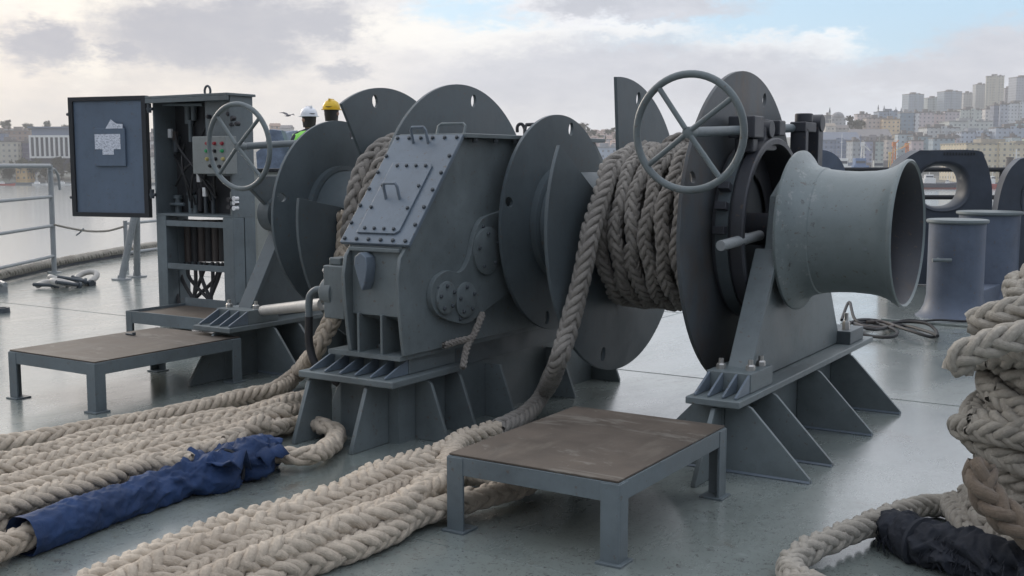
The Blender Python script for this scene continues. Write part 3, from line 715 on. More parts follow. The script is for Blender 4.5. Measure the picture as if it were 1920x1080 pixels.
# gear train cover on the right-hand side plate
pts = [(935, 398), (905, 410), (890, 440), (880, 485), (864, 510), (838, 508), (816, 525), (808, 560), (824, 592), (872, 607), (900, 590), (960, 545)]
gp = [onX(x, y, gx1 + .03) for x, y in pts]; gp = crom([Vector((p.y, p.z, 0)) for p in gp], 5); gp = [(p.x, p.y) for p in gp] + [(5.6, .72), (5.6, 1.25)]
mb = MB(); mb.prismX(gp, gx1 + .001, gx1 + .03); gcov = mb.build('gear_cover', 'light grey paint', gearbox, bevel=.006)
for (x, y, r) in [(835, 558, .085), (872, 562, .095), (912, 470, .13)]:
    p = onX(x, y, gx1 + .032); mb = MB(); mb.lathe([(0, r), (.012, r), (.016, r * .93), (.016, 0.001)], (gx1 + .031, p.y, p.z), (1, 0, 0), 36)
    mb.build('bearing_cap', 'light grey paint', gearbox)
    for k in range(5):
        a = k * 1.257 + .4; mb = MB(); mb.bolt((gx1 + .046, p.y + r * .72 * math.cos(a), p.z + r * .72 * math.sin(a)), (1, 0, 0), .011, .012); mb.build('bolt', 'dark bolt', gearbox)
for (x, y) in [(905, 425), (893, 470), (822, 540), (826, 580), (862, 598)]:
    p = onX(x, y, gx1 + .03); mb = MB(); mb.bolt((gx1 + .03, p.y, p.z), (1, 0, 0), .010, .012); mb.build('bolt', 'dark bolt', gearbox)

# ---- foundations
def tri_gusset_x(x0, x1, y, t, z1, sgn): # plate with normal Y, wide at the deck
    mb = MB(); mb.prismY([(x0, 0), (x1, 0), (x0 + (x1 - x0) * .42, z1), (x0, z1)], y - t / 2, y + t / 2); return mb
def foundation(xc, hw, y0, y1, gy, out=.30, zt=.362, mat='light grey paint', front=True):
    mb = MB(); mb.box(xc - hw, xc + hw, y0, y1, zt - .034, zt); f = mb.build('foundation', mat, winch, bevel=.006)
    mb = MB(); mb.box(xc - .012, xc + .012, y0 + .10, y1 - .05, 0, zt - .035); mb.build('web', mat, f)
    for y in gy:
        for s in (1, -1):
            mb = MB(); mb.prismY([(xc + s * .013, 0), (xc + s * (hw + out), 0), (xc + s * (hw + out), .018), (xc + s * (hw + .01), zt - .05), (xc + s * (hw - .02), zt - .036), (xc + s * .013, zt - .036)], y - .011, y + .011)
            mb.build('gusset', mat, f, bevel=.004)
    for y in gy:
        mb = MB()
        for s in (1, -1):
            for e in (-1, 1): mb.tube([(xc + s * .02, y + e * .011, .004), (xc + s * (hw + out), y + e * .011, .004)], .009, 6)
        w_ = mb.build('weld_bead', 'cover paint', f)
    if front:
        mb = MB(); mb.prismX([(y0 + .10, 0), (y0 - .20, 0), (y0 - .20, .018), (y0 + .02, zt - .045), (y0 + .10, zt - .036)], xc - .012, xc + .012); mb.build('gusset', mat, f, bevel=.004)
    return f
def pad(f, x0, x1, y0, y1, z0, z1, yfront, ribs, mat='light grey paint', bolts=(), bh=.05):
    mb = MB(); mb.box(x0, x1, y0, y1, z0 + .001, z1); o = mb.build('bearing_pad', mat, f, bevel=.004)
    for x in ribs:
        mb = MB(); mb.prismX([(y0 - .001, z0 + .002), (yfront, z0 + .002), (yfront, z0 + .012), (y0 - .001, z1 - .004)], x - .006, x + .006); mb.build('rib', 'cover paint', f, bevel=.003)
    for (x, y) in bolts:
        mb = MB(); mb.bolt((x, y, z1), (0, 0, 1), .023, bh * .55); mb.lathe([(0, .013), (bh, .012)], (x, y, z1), (0, 0, 1), 10, cap=True); mb.build('bolt', 'bolt steel', f)
def pedestal(x, y0, y1, mat):
    mb = MB(); mb.prismX([(y0, .45), (y0 + .36, 1.02), (YC - .24, 1.26), (YC - .1, 1.34), (YC + .1, 1.34), (YC + .24, 1.26), (y1 - .40, 1.02), (y1, .41), (y1, .365), (y0 + .05, .365)], x - .02, x + .02)
    o = mb.build('bearing_pedestal', mat, winch, bevel=.006)
    mb = MB(); mb.lathe([(-.05, .12), (.05, .12), (.05, .09)], (x, YC, ZC), (1, 0, 0), 40); mb.build('bearing_housing', mat, o)
    mb = MB(); mb.prismX([(y0 - .03, .42), (y0 + .01, .42), (y0 + .37, 1.0), (y0 + .33, 1.0)], x - .06, x + .06); mb.build('edge_flange', mat, o, bevel=.004)
    return o
fr = foundation(-1.90, .13, 4.70, 6.98, (4.84, 5.18, 5.89, 6.50), out=.29)
pad(fr, -2.01, -1.79, 4.90, 5.20, .362, .455, 4.73, (-1.995, -1.93, -1.86, -1.80), bolts=((-1.965, 4.97), (-1.83, 5.0), (-1.83, 5.14)))
pad(fr, -1.98, -1.80, 6.58, 6.86, .362, .44, 6.58, (), 'grey paint', bolts=((-1.85, 6.66),), bh=.10)
pedestal(-1.90, 5.05, 6.62, 'light grey paint')
fl = foundation(-5.55, .17, 5.09, 7.05, (5.50, 5.74, 6.4), out=.24)
pad(fl, -5.70, -5.40, 5.28, 5.56, .362, .455, 5.11, (-5.68, -5.58, -5.49, -5.41), bolts=((-5.66, 5.36), (-5.45, 5.4)))
pedestal(-5.55, 5.40, 6.6, 'grey paint')
# gearbox foundation: pedestal block with splayed plates
fg = MB(); fg.box(-3.985, -3.365, 4.235, 4.86, .326, .362); fg = fg.build('foundation', 'light grey paint', winch, bevel=.007)
mb = MB(); mb.box(-3.86, -3.475, 4.42, 6.6, 0, .325); mb.build('web', 'light grey paint', fg)
mb = MB(); mb.box(-3.87, -3.46, 4.87, 6.7, .326, .445); mb.build('beam', 'grey paint', fg)
for x in (-3.93, -3.55):
    mb = MB(); mb.prismX([(4.419, 0), (4.13, 0), (4.13, .018), (4.25, .31), (4.29, .325), (4.419, .325)], x - .012, x + .012); mb.build('gusset', 'light grey paint', fg, bevel=.004)
for y in (4.57, 4.83, 5.22, 5.9, 6.5):
    mb = MB(); mb.prismY([(-3.474, 0), (-3.27, 0), (-3.27, .018), (-3.375, .30), (-3.41, .299 if y > 4.85 else .325), (-3.474, .299 if y > 4.85 else .325)], y - .011, y + .011); mb.build('gusset', 'light grey paint', fg, bevel=.004)
    mb = MB(); mb.prismY([(-3.861, 0), (-4.10, 0), (-4.10, .018), (-3.97, .30), (-3.92, .299 if y > 4.85 else .325), (-3.861, .299 if y > 4.85 else .325)], y - .011, y + .011); mb.build('gusset', 'light grey paint', fg, bevel=.004)
pad(fg, -3.93, -3.42, 4.44, 4.84, .362, .445, 4.255, (-3.92, -3.82, -3.72, -3.62, -3.52, -3.43), bolts=((-3.76, 4.47), (-3.61, 4.48), (-3.45, 4.48)), bh=.035)
mb = MB(); mb.box(-3.87, -3.40, 4.34, 6.70, .446, .469); mb.build('sole_plate', 'light grey paint', fg)

# ---- warping head
mb = MB()
mb.lathe([(-1.848, .10), (-1.848, .398), (-1.842, .409), (-1.828, .411), (-1.818, .400), (-1.80, .372), (-1.775, .345), (-1.74, .328), (-1.705, .3225), (-1.70, .3165), (-1.62, .308), (-1.54, .305), (-1.46, .308), (-1.41, .315),
          (-1.375, .326), (-1.345, .341), (-1.322, .356), (-1.308, .366), (-1.296, .366), (-1.290, .358), (-1.300, .349)], (0, YC, ZC), (1, 0, 0), 96)
wh = mb.build('warping_head', 'warping paint', winch)
mb = MB(); mb.lathe([(-1.300, .349), (-1.35, .322), (-1.42, .303), (-1.55, .290), (-1.70, .288), (-1.80, .286), (-1.805, .28), (-1.806, .02)], (0, YC, ZC), (1, 0, 0), 96); mb.build('bore', 'brake paint', wh)  # darker paint than the head, standing in for shade inside the hollow
mb = MB(); mb.tube([(-1.42, YC - .31, ZC - .06), (-1.42, YC - .20, ZC - .06)], .012, 8); mb.bolt((-1.42, YC - .20, ZC - .06), (0, 1, 0), .02, .03); mb.build('bolt', 'light grey paint', wh)

# ---- brake of the right-hand drum
mb = MB(); mb.lathe([(-2.14, .30), (-2.14, .452), (-2.035, .455), (-2.03, .478), (-1.975, .478), (-1.968, .470), (-1.968, .445), (-1.985, .438), (-2.125, .432), (-2.125, .30)], (0, YC, ZC), (1, 0, 0), 80)
brake = mb.build('brake_drum', 'brake paint', winch)
mb = MB(); mb.lathe([(-2.115, .457), (-2.115, .470), (-2.05, .470), (-2.05, .457)], (0, YC, ZC), (1, 0, 0), 80); mb.build('brake_band', 'grey paint', brake)
for a in (-62, -74, -88):
    y, z = YZ(.485, R(a)); M = Matrix.Translation((-2.082, y, z)) @ Matrix.Rotation(-R(a), 4, 'X'); mb = MB(); mb.box(-.03, .03, -.02, .02, -.02, .028, M); mb.build('band_lug', 'brake paint', brake, bevel=.004)
mb = MB(); mb.tube([(-2.0, 5.02, 1.035), (-1.98, 5.50, 1.06)], .026, 14); mb.lathe([(0, .03), (.05, .03)], (-2.0, 5.30, 1.05), (0, 1, 0), 14, cap=True); mb.build('lever_pin', 'rail paint', brake, bevel=.003)
mb = MB(); mb.prismX([(5.54, 1.50), (5.58, 1.585), (5.60, 1.63), (5.635, 1.652), (5.67, 1.63), (5.69, 1.585), (5.76, 1.50), (5.72, 1.49), (5.56, 1.49)], -2.07, -1.99); mb.lathe([(-2.075, .045), (-1.975, .045)], (0, 5.635, 1.60), (1, 0, 0), 24, cap=True); mb.build('clevis', 'brake paint', brake, bevel=.006)
mb = MB(); mb.box(-2.11, -1.97, 5.36, 5.50, 1.55, 1.66); mb.box(-2.09, -1.99, 5.40, 5.47, 1.48, 1.55); mb.build('nut_block', 'brake paint', brake, bevel=.008)
mb = MB(); mb.box(-2.10, -1.98, 5.76, 5.86, 1.57, 1.65); mb.build('spindle_nut', 'brake paint', brake, bevel=.008)
mb = MB(); mb.box(-2.06, -1.97, 6.40, 6.49, 1.10, 1.66); mb.box(-2.06, -1.97, 6.17, 6.22, 1.10, 1.62); mb.box(-2.06, -1.97, 6.16, 6.36, 1.60, 1.655); mb.lathe([(0, .05), (.05, .05)], (-2.02, 6.28, 1.655), (0, 0, 1), 14, cap=True)
mb.lathe([(0, .05), (.11, .05)], (-2.07, 6.445, 1.655), (1, 0, 0), 20, cap=True); mb.box(-2.06, -1.98, 6.15, 6.50, 1.08, 1.16); mb.build('band_bracket', 'brake paint', brake, bevel=.006)

def handwheel(c, rad, end, tilt_mat, ang0, mat='light grey paint', parent=winch):
    c = Vector(c); ax = (Vector(end) - c).normalized(); u = ax.cross(Vector((0, 0, 1))).normalized(); w = u.cross(ax)
    mb = MB(); k = 56; mb.tube([c + (u * math.cos(2 * math.pi * i / k) + w * math.sin(2 * math.pi * i / k)) * rad for i in range(k)], .0172, 12, closed=True)
    o = mb.build('handwheel', mat, parent)
    for j in range(4):
        a = ang0 + j * math.pi / 2; d = u * math.cos(a) + w * math.sin(a)
        mb = MB(); mb.tube([c - ax * .012 + d * .02, c + d * (rad - .005)], .0125, 10); mb.build('spoke', mat, o)
    mb = MB(); mb.lathe([(-.022, .012), (-.018, .026), (.04, .028), (.05, .024)], c, ax, 20, cap=True); mb.build('hub', mat, o)
    mb = MB(); mb.tube([c + ax * .03, Vector(end)], .024, 14); mb.build('spindle', 'cabinet paint', o)
    return o
hw1 = (-2.05, 4.74, 1.563); d1 = depth(hw1); 
handwheel(hw1, 108 * d1 / FPX, (-2.05, 6.45, 1.632), None, R(36))
hw2 = (-5.55, 5.38, 1.537); d2 = depth(hw2)
handwheel(hw2, 79 * d2 / FPX, (-5.55, 6.5, 1.60), None, R(42))
mb = MB(); mb.box(-5.62, -5.48, 6.3, 6.45, 1.2, 1.66); mb.build('band_bracket', 'brake paint', winch, bevel=.006)

# ---- hydraulic motor beside the gearbox
mo = onY(628, 548, 4.50)
mb = MB(); mb.lathe([(-.11, .05), (-.11, .085), (-.03, .09), (-.03, .075), (.10, .075), (.10, .10), (.13, .10)], (gx0 - .14, mo.y, mo.z), (1, 0, 0), 28, cap=True)
mb.box(gx0 - .22, gx0 - .08, mo.y - .075, mo.y + .075, mo.z - .13, mo.z + .15); mb.box(gx0 - .20, gx0 - .12, mo.y - .05, mo.y + .05, mo.z + .15, mo.z + .19)
motor = mb.build('hydraulic_motor', 'light grey paint', winch, bevel=.008)
mb = MB(); e = Vector((gx0 - .26, mo.y, mo.z - .02)); mb.tube([e, e + Vector((-.05, -.01, .03)), e + Vector((-.10, -.02, .0)), e + Vector((-.115, -.02, -.06)), e + Vector((-.115, -.02, -.12))], .02, 12, smoothpath=6); mb.build('elbow_pipe', 'cabinet paint', motor)
mb = MB(); s = e + Vector((-.115, -.02, -.12)); mb.tube([s, s + Vector((.0, .0, -.16)), s + Vector((.06, .0, -.28)), s + Vector((.16, .05, -.36))], .022, 10, smoothpath=6); mb.build('hose', 'black rubber', motor)
for (dy, dz) in ((-.05, .17), (.05, .17), (-.05, -.1), (.05, .05)):
    mb = MB(); mb.bolt((gx0 - .22, mo.y + dy, mo.z + dz * .7), (-1, 0, 0), .014, .02); mb.build('bolt', 'pipe paint', motor)
mb = MB(); a = onX(494, 582, -5.36); b = onY(606, 570, 4.56); mb.tube([a, b], .034, 16); mb.build('conduit_pipe', 'pipe paint', winch)

# ================================================================== ROPES ON THE DRUMS
def wraps(x0, x1, rad, turns, wob, a_start, k=20, seed=1):
    r = random.Random(seed); out = []
    n = int(turns * k)
    for i in range(n + 1):
        a = a_start + 2 * math.pi * i / k; x = x0 + (x1 - x0) * i / n + wob * .5 * math.sin(i * 1.7 + seed); rr = rad + r.uniform(-.3, .3) * wob
        out.append(Vector((x, YC - rr * math.cos(a), ZC + rr * math.sin(a))))
    return out
RD = .090
under = wraps(-2.80, -2.215, .352, 6.5, .012, 0, k=28, seed=2)
top = wraps(-2.81, -2.215, .428, 6.8, .022, R(-160), k=28, seed=5)
loose = [Vector((-2.66, YC + .12, ZC + .38)), Vector((-2.58, YC + .03, ZC + .465)), Vector((-2.45, YC + .05, ZC + .48)), Vector((-2.31, YC - .14, ZC + .455)), Vector((-2.25, YC - .36, ZC + .27)), Vector((-2.235, YC - .45, ZC + .02)), Vector((-2.24, YC - .40, ZC - .2))]
tail_px = [(1128, 318, 5.42), (1134, 350, 5.29), (1117, 400, 5.18), (1104, 450, 5.10), (1094, 505, 5.06), (1081, 560, 5.03), (1065, 620, 4.99), (1046, 680, 4.95)]
tail = [Vector((-2.76, YC - .10, ZC + .40)), Vector((-2.79, YC - .30, ZC + .33))] + [onY(x, y, Y) for x, y, Y in tail_px[1:]]
tail += [onZ(1020, 735, .14), onZ(985, 778, .075), onZ(930, 806, .07), onZ(868, 826, .075), onZ(835, 846, .07), onZ(770, 868, .075), onZ(700, 890, .07), onZ(645, 922, .075), onZ(560, 952, .07), onZ(455, 980, .07), onZ(350, 1018, .07), onZ(210, 1078, .07), onZ(60, 1150, .07)]
rw = empty('mooring_rope', (-2.5, YC, ZC), 'braided rope wound on the right drum with its tail hanging down to the deck', 'rope', 'braided mooring ropes')
rope('wound_turns', [under, top], 'rope shaded weathered', rw, D=RD, lay=3.0, m=5)
rope('loose_turn', [loose], 'rope shaded weathered', rw, D=RD, lay=3.2, m=5)
rope('hanging_tail', [tail[:12]], 'rope shaded weathered', rw, D=.118, lay=2.9, m=6)  # same rope as the deck tail, with shade put into its colour
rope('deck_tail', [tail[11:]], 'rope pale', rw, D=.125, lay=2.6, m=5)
RD = .122
under2 = wraps(-4.46, -4.1, .36, 3.0, .015, 0, seed=3)
top2 = wraps(-4.49, -4.06, .488, 3.6, .02, R(-120), seed=8)
A_px = [(636, 520), (630, 575), (610, 625), (585, 668)]
tail2 = [Vector((-4.50, YC - .47, ZC + .05)), Vector((-4.50, YC - .48, ZC - .12))] + [onY(x, y, Y) for (x, y), Y in zip(A_px[1:], (5.06, 4.98, 4.9))]
tail2 += [onZ(556, 702, .09), onZ(515, 732, .07), onZ(445, 748, .07), onZ(378, 766, .07), onZ(300, 783, .07), onZ(220, 798, .075), onZ(103, 820, .07), onZ(0, 836, .07), onZ(-120, 860, .07)]
rl = empty('mooring_rope', (-4.4, YC, ZC), 'braided rope wound on the left drum, its tail running under the motor to the deck', 'rope', 'braided mooring ropes')
rope('wound_turns', [under2, top2], 'rope shaded weathered', rl, D=RD, lay=3.0)
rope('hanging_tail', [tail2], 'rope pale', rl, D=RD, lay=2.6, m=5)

# ================================================================== ROPES ON THE DECK
def floor(px, z=.066): return [onZ(x, y + 4.5 * math.sin(i * 1.9 + y), z + .014 * math.sin(i * 2.1 + x * .02)) for i, (x, y) in enumerate(px)]
G_R = 'braided mooring ropes'
def deckrope(px, label, mat='rope pale', z=.062, D=.115):
    p = floor(px, z); o = empty('mooring_rope', (p[0].x, p[0].y, 0), label, 'rope', G_R)
    rope('rope_length', [p], mat, o, D=D * random.uniform(.94, 1.05), lay=random.uniform(2.5, 3.0), m=5, flat=.88, loose=2.4); return o
deckrope([(590, 742), (540, 752), (470, 770), (400, 783), (309, 803), (172, 824), (69, 850), (-20, 872), (-130, 900)], 'pale rope second from the top in the left bundle, just below the topmost strand')
deckrope([(575, 752), (548, 765), (505, 786), (455, 802), (400, 820), (326, 838), (230, 850), (120, 868), (20, 896), (-120, 930)], 'pale rope in the left bundle that starts at the splayed foundation plate')
deckrope([(420, 838), (460, 822), (510, 806), (560, 796), (606, 800), (632, 818), (616, 842), (575, 854), (520, 856), (450, 852), (380, 866), (250, 884), (130, 912), (20, 942), (-110, 976)], 'pale rope bent back in a tight bight near the gearbox foundation')
deckrope([(400, 846), (330, 862), (230, 872), (120, 895), (20, 922), (-110, 958)], 'pale rope running flat between the bight and the blue sleeve side strands', z=.06)
deckrope([(330, 886), (250, 896), (150, 922), (60, 948), (-20, 974), (-130, 1012)], 'pale rope lying directly above the blue canvas sleeve')
deckrope([(240, 918), (140, 940), (50, 968), (-20, 994), (-120, 1030)], 'short visible strand squeezed under the left end of the blue sleeve')
deckrope([(530, 772), (440, 800), (350, 822), (250, 838), (140, 868), (40, 905), (-90, 946)], 'pale rope crossing over the others in the middle of the left bundle', z=.13)
deckrope([(360, 862), (270, 876), (180, 906), (90, 930), (0, 958), (-110, 1000)], 'pale rope riding on top of the bundle beside the blue sleeve', z=.12)
def between(a, b, k): return [(p[0] * (1 - k) + q[0] * k, p[1] * (1 - k) + q[1] * k) for p, q in zip(a, b)]
L1 = [(560, 748), (470, 770), (380, 788), (280, 806), (170, 826), (70, 848), (-20, 868), (-130, 894)]
L2 = [(520, 784), (445, 800), (370, 818), (280, 838), (180, 858), (80, 880), (-10, 902), (-130, 936)]
L3 = [(410, 846), (360, 856), (290, 872), (210, 890), (130, 914), (50, 940), (-30, 966), (-130, 1000)]
for a, b, k, zz in ((L1, L2, .1, .12), (L1, L2, .55, .13), (L2, L3, .2, .13), (L2, L3, .6, .125), (L2, L3, .9, .12)):
    o = deckrope(between(a, b, k), 'pale rope of the upper layer lying across the left bundle', z=zz); o['group'] = 'upper layer ropes of the left bundle'
for k, (dx, dy) in enumerate(((0, 0), (24, 22))):
    o = deckrope([(820 + dx, 880 + dy), (742 + dx, 915 + dy), (650 + dx, 952 + dy), (556 + dx, 990 + dy), (455 + dx, 1030 + dy), (340 + dx, 1080 + dy), (200 + dx, 1140 + dy)], 'pale rope of the upper layer lying along the front bundle', z=.12); o['group'] = 'upper layer ropes of the front bundle'
# front bundle
deckrope([(800, 862), (720, 886), (640, 930), (540, 968), (430, 1006), (320, 1052), (190, 1115), (40, 1185)], 'pale rope riding on top of the front bundle', z=.15, D=.125)
deckrope([(1010, 895), (950, 900), (880, 893), (800, 902), (722, 928), (640, 954), (540, 992), (420, 1038), (290, 1098), (150, 1160)], 'pale rope coming out from under the near platform, upper strand', D=.118)
deckrope([(853, 838), (840, 872), (800, 918), (735, 958), (655, 990), (560, 1022), (470, 1062), (370, 1110), (240, 1175)], 'pale rope passing the near platform leg, middle of the front bundle', D=.134, z=.09)
deckrope([(990, 905), (930, 925), (850, 945), (780, 965), (720, 1000), (650, 1030), (565, 1062), (480, 1096), (350, 1160)], 'lowest pale rope of the front bundle, lying clear on the deck', D=.118)
deckrope([(660, 935), (560, 975), (460, 1010), (360, 1045), (250, 1090), (130, 1140)], 'pale rope pressed between two others in the front bundle', D=.115, z=.075)

# ---- blue canvas sleeve over a rope end
def sleeve(name, px, radii, mat, label, seed, crump=.02, zc=None, strap=True):
    pts = [onZ(x, y, zc if zc else r * .92) for (x, y), r in zip(px, radii)]
    P = crom(pts, 26); rr = np.interp(np.linspace(0, 1, len(P)), np.linspace(0, 1, len(radii)), radii)
    vs = []; n = 72; k = len(P); up = Vector((0, 0, 1))
    for i, p in enumerate(P):
        a = P[max(i - 1, 0)]; b = P[min(i + 1, k - 1)]; d = (b - a).normalized(); sd = d.cross(up).normalized(); u2 = sd.cross(d)
        t = i / (k - 1)
        for j in range(n):
            q = 2 * math.pi * j / n; o = sd * math.cos(q) + u2 * math.sin(q)
            w = p + o * rr[i]
            am = crump * (.35 + 1.3 * min(1, t * 1.6))
            wv = Vector((noise.noise(w * 4 + Vector((seed, 9, 2))), noise.noise(w * 4 + Vector((2, seed, 7))), noise.noise(w * 4 + Vector((5, 1, seed))))) * .10
            w3 = w + wv
            rd = lambda f, sd_: 1 - 2 * abs(noise.noise(Vector((w3.x * f, w3.y * f * .8, w3.z * f)) + Vector((seed + sd_, 0, sd_))))
            h = .8 * noise.noise(w * 6 + Vector((seed, 0, 0))) + .75 * rd(11, 1) + .5 * rd(21, 4) + .22 * rd(43, 8) - .5
            w = w + o * h * am
            w.z = max(w.z, .004 + .003 * abs(math.sin(j)))
            vs.append(w)
    fs = []
    for i in range(k - 1):
        for j in range(n): j2 = (j + 1) % n; fs.append([i * n + j, i * n + j2, (i + 1) * n + j2, (i + 1) * n + j])
    fs.append([(k - 1) * n + j for j in range(n)])
    root = empty(name, (pts[0].x, pts[0].y, 0), label, 'canvas sleeve')
    MBX = MB(); MBX.add(vs, fs); MBX.build('canvas', mat, root, ang=60)
    return root, P, rr
bs, P, rr = sleeve('canvas_sleeve', [(40, 1008), (110, 984), (180, 958), (240, 938), (300, 916), (360, 899), (410, 886), (440, 874), (470, 864), (498, 846)], [.076, .074, .072, .069, .068, .073, .080, .060, .092, .068], 'blue canvas', 'crumpled dark blue canvas sleeve tied over the end of a deck rope', 3.1, .02)
def strap(P, rr, t, root, mat, w=.012):
    i = int(t * (len(P) - 1)); d = (P[min(i + 1, len(P) - 1)] - P[max(i - 1, 0)]).normalized(); sd = d.cross(Vector((0, 0, 1))).normalized(); u2 = sd.cross(d)
    pts = [P[i] + (sd * math.cos(q) + u2 * math.sin(q)) * (rr[i] * 1.18) for q in [2 * math.pi * j / 20 for j in range(20)]]
    for p in pts: p.z = max(p.z, .01)
    mb = MB(); mb.tube(pts, w, 6, closed=True); mb.build('tie_cord', mat, root)
strap(P, rr, .70, bs, 'black canvas'); strap(P, rr, .80, bs, 'black canvas', .016)
# folded flaps at the gathered end
fl_ = MB()
for (x, y, a, s) in ((385, 852, .4, .10), (408, 842, 1.2, .11), (445, 838, -.3, .12), (480, 836, .2, .12), (430, 858, 2.0, .09)):
    c = onZ(x, y, .15); g = 7; base = len(fl_.v); vs = []; fs = []
    for i in range(g):
        for j in range(g):
            u, v = (i / (g - 1) - .5) * 2 * s, (j / (g - 1) - .5) * 1.5 * s
            w = Vector((u * math.cos(a) - v * math.sin(a), u * math.sin(a) + v * math.cos(a), .0)); w.z = .05 * noise.noise((c + w) * 14) + .03 * math.sin(i * 1.5 + a) - .7 * (u * u + v * v) / s * .5
            vs.append(c + w)
    for i in range(g - 1):
        for j in range(g - 1): fs.append([i * g + j, i * g + j + 1, (i + 1) * g + j + 1, (i + 1) * g + j])
    fl_.add(vs, fs)
fo = fl_.build('flap', 'blue canvas', bs, ang=70); so = fo.modifiers.new('solid', 'SOLIDIFY'); so.thickness = .006
p = [onZ(x, y, .068) for x, y in ((110, 984), (75, 996), (40, 1009), (0, 1026), (-60, 1054), (-150, 1090))]
o = empty('mooring_rope', (p[0].x, p[0].y, 0), 'thick rope end leaving the open mouth of the blue sleeve', 'rope', G_R); rope('rope_length', [p], 'rope pale', o, D=.112, lay=2.7, m=5)

# ================================================================== ROPE HEAP at the right
hc = onZ(1990, 1010, 0); ax = Vector((hc.x, hc.y, 0)); dh = depth((hc.x, hc.y, .6))
rows = [(515, 1905, .2), (568, 1868, .3), (612, 1818, .1), (655, 1782, .25), (700, 1822, .0), (738, 1818, .2), (775, 1800, .1), (808, 1786, .15), (842, 1800, .1), (880, 1838, .2)]
hp = empty('rope_heap', (ax.x, ax.y, 0), 'tall stack of thick braided rope coiled round and round at the frame edge', 'rope', G_R)
loops = []
for i, (y, xl, ph) in enumerate(rows):
    dz = dh * 1.0; q = onD(xl, y, dh); r = ((1990 - xl) * dh / FPX) - .05; z = q.z
    pth = []; rj = random.Random(i + 3); e = rj.uniform(-.05, .05)
    for k in range(17):
        a = math.pi + YAW + k / 16 * 2 * math.pi + ph; rk = r * (1 + .05 * math.sin(2 * a + i)) 
        pth.append(Vector((ax.x + rk * math.cos(a), ax.y + rk * math.sin(a), z + .035 * math.sin(a * 2 + i * 1.7) + e * math.cos(a))))
    loops.append(pth)
    if i % 1 == 0:
        pth2 = [Vector((ax.x + (p.x - ax.x) * .72, ax.y + (p.y - ax.y) * .72, p.z + .045)) for p in pth]; loops.append(pth2)
for i in range(6):   # lower core turns
    r = .28 + .03 * math.sin(i * 2); z = .06 + i * .07
    loops.append([Vector((ax.x + r * math.cos(k / 14 * 2 * math.pi), ax.y + r * math.sin(k / 14 * 2 * math.pi), z + .02 * math.sin(k))) for k in range(15)])
rope('coiled_turns', loops, 'rope grey', hp, D=.115, lay=2.7, m=5)
def drop(px): return [onD(x, y, dd) for x, y, dd in px]
dd = dh - .42
rope('hanging_bight', [drop([(1990, 640, dd), (1930, 628, dd - .02), (1870, 640, dd), (1812, 662, dd + .05), (1798, 690, dd + .1)]), drop([(2000, 560, dd + .1), (1940, 575, dd + .05), (1880, 590, dd + .1), (1830, 606, dd + .2)])], 'rope grey', hp, D=.120, lay=2.7, m=5)
bp = drop([(1842, 872, dd), (1838, 905, dd - .02), (1858, 940, dd - .05), (1890, 972, dd - .08), (1930, 1000, dd - .1), (2000, 1030, dd - .12)])
o = empty('stained_rope', bp[2], 'rust brown rope drooping from the tall coil to the deck', 'rope'); rope('rope_length', [bp], 'rope brown', o, D=.125)
o = deckrope([(2010, 985), (1930, 975), (1860, 962), (1800, 952), (1745, 952), (1690, 962), (1630, 985), (1570, 1008), (1510, 1030), (1482, 1058), (1500, 1082), (1560, 1105)], 'rope looping out across the deck from the foot of the tall coil', 'rope grey', D=.115)
o = deckrope([(1815, 925), (1840, 962), (1870, 992), (1915, 1020), (1985, 1045)], 'grey rope lying over the black cover at the foot of the coil', 'rope grey', z=.12, D=.118)
o = deckrope([(1780, 940), (1800, 972), (1830, 1002), (1880, 1030), (1950, 1052)], 'grey rope wedged against the black cover below the coil', 'rope grey', z=.075, D=.112)
bk, P, rr = sleeve('canvas_cover', [(1655, 985), (1690, 1000), (1735, 1022), (1800, 1040), (1870, 1058), (1960, 1082)], [.05, .072, .072, .07, .072, .072], 'black canvas', 'black frayed canvas cover heaped beside the tall rope coil', 8.7, .028)
strap(P, rr, .38, bk, 'black canvas', .014)
r_ = random.Random(4); fr_ = MB()
for k in range(260):
    t = .12 + .85 * r_.random(); i = int(t * (len(P) - 1)); a = r_.uniform(-.3, 3.4); d = (P[min(i + 1, len(P) - 1)] - P[max(i - 1, 0)]).normalized(); sd = d.cross(Vector((0, 0, 1))); o_ = sd * math.cos(a) + Vector((0, 0, 1)) * math.sin(a)
    p = P[i] + o_ * rr[i] * 1.05; q = p + o_ * .012 + d * r_.uniform(-.03, .03) + Vector((0, 0, -.05)) - sd * 0; fr_.tube([p, (p + q) / 2 + o_ * .012, q], .0022, 3, caps=False)
fr_.build('fringe', 'black canvas', bk)

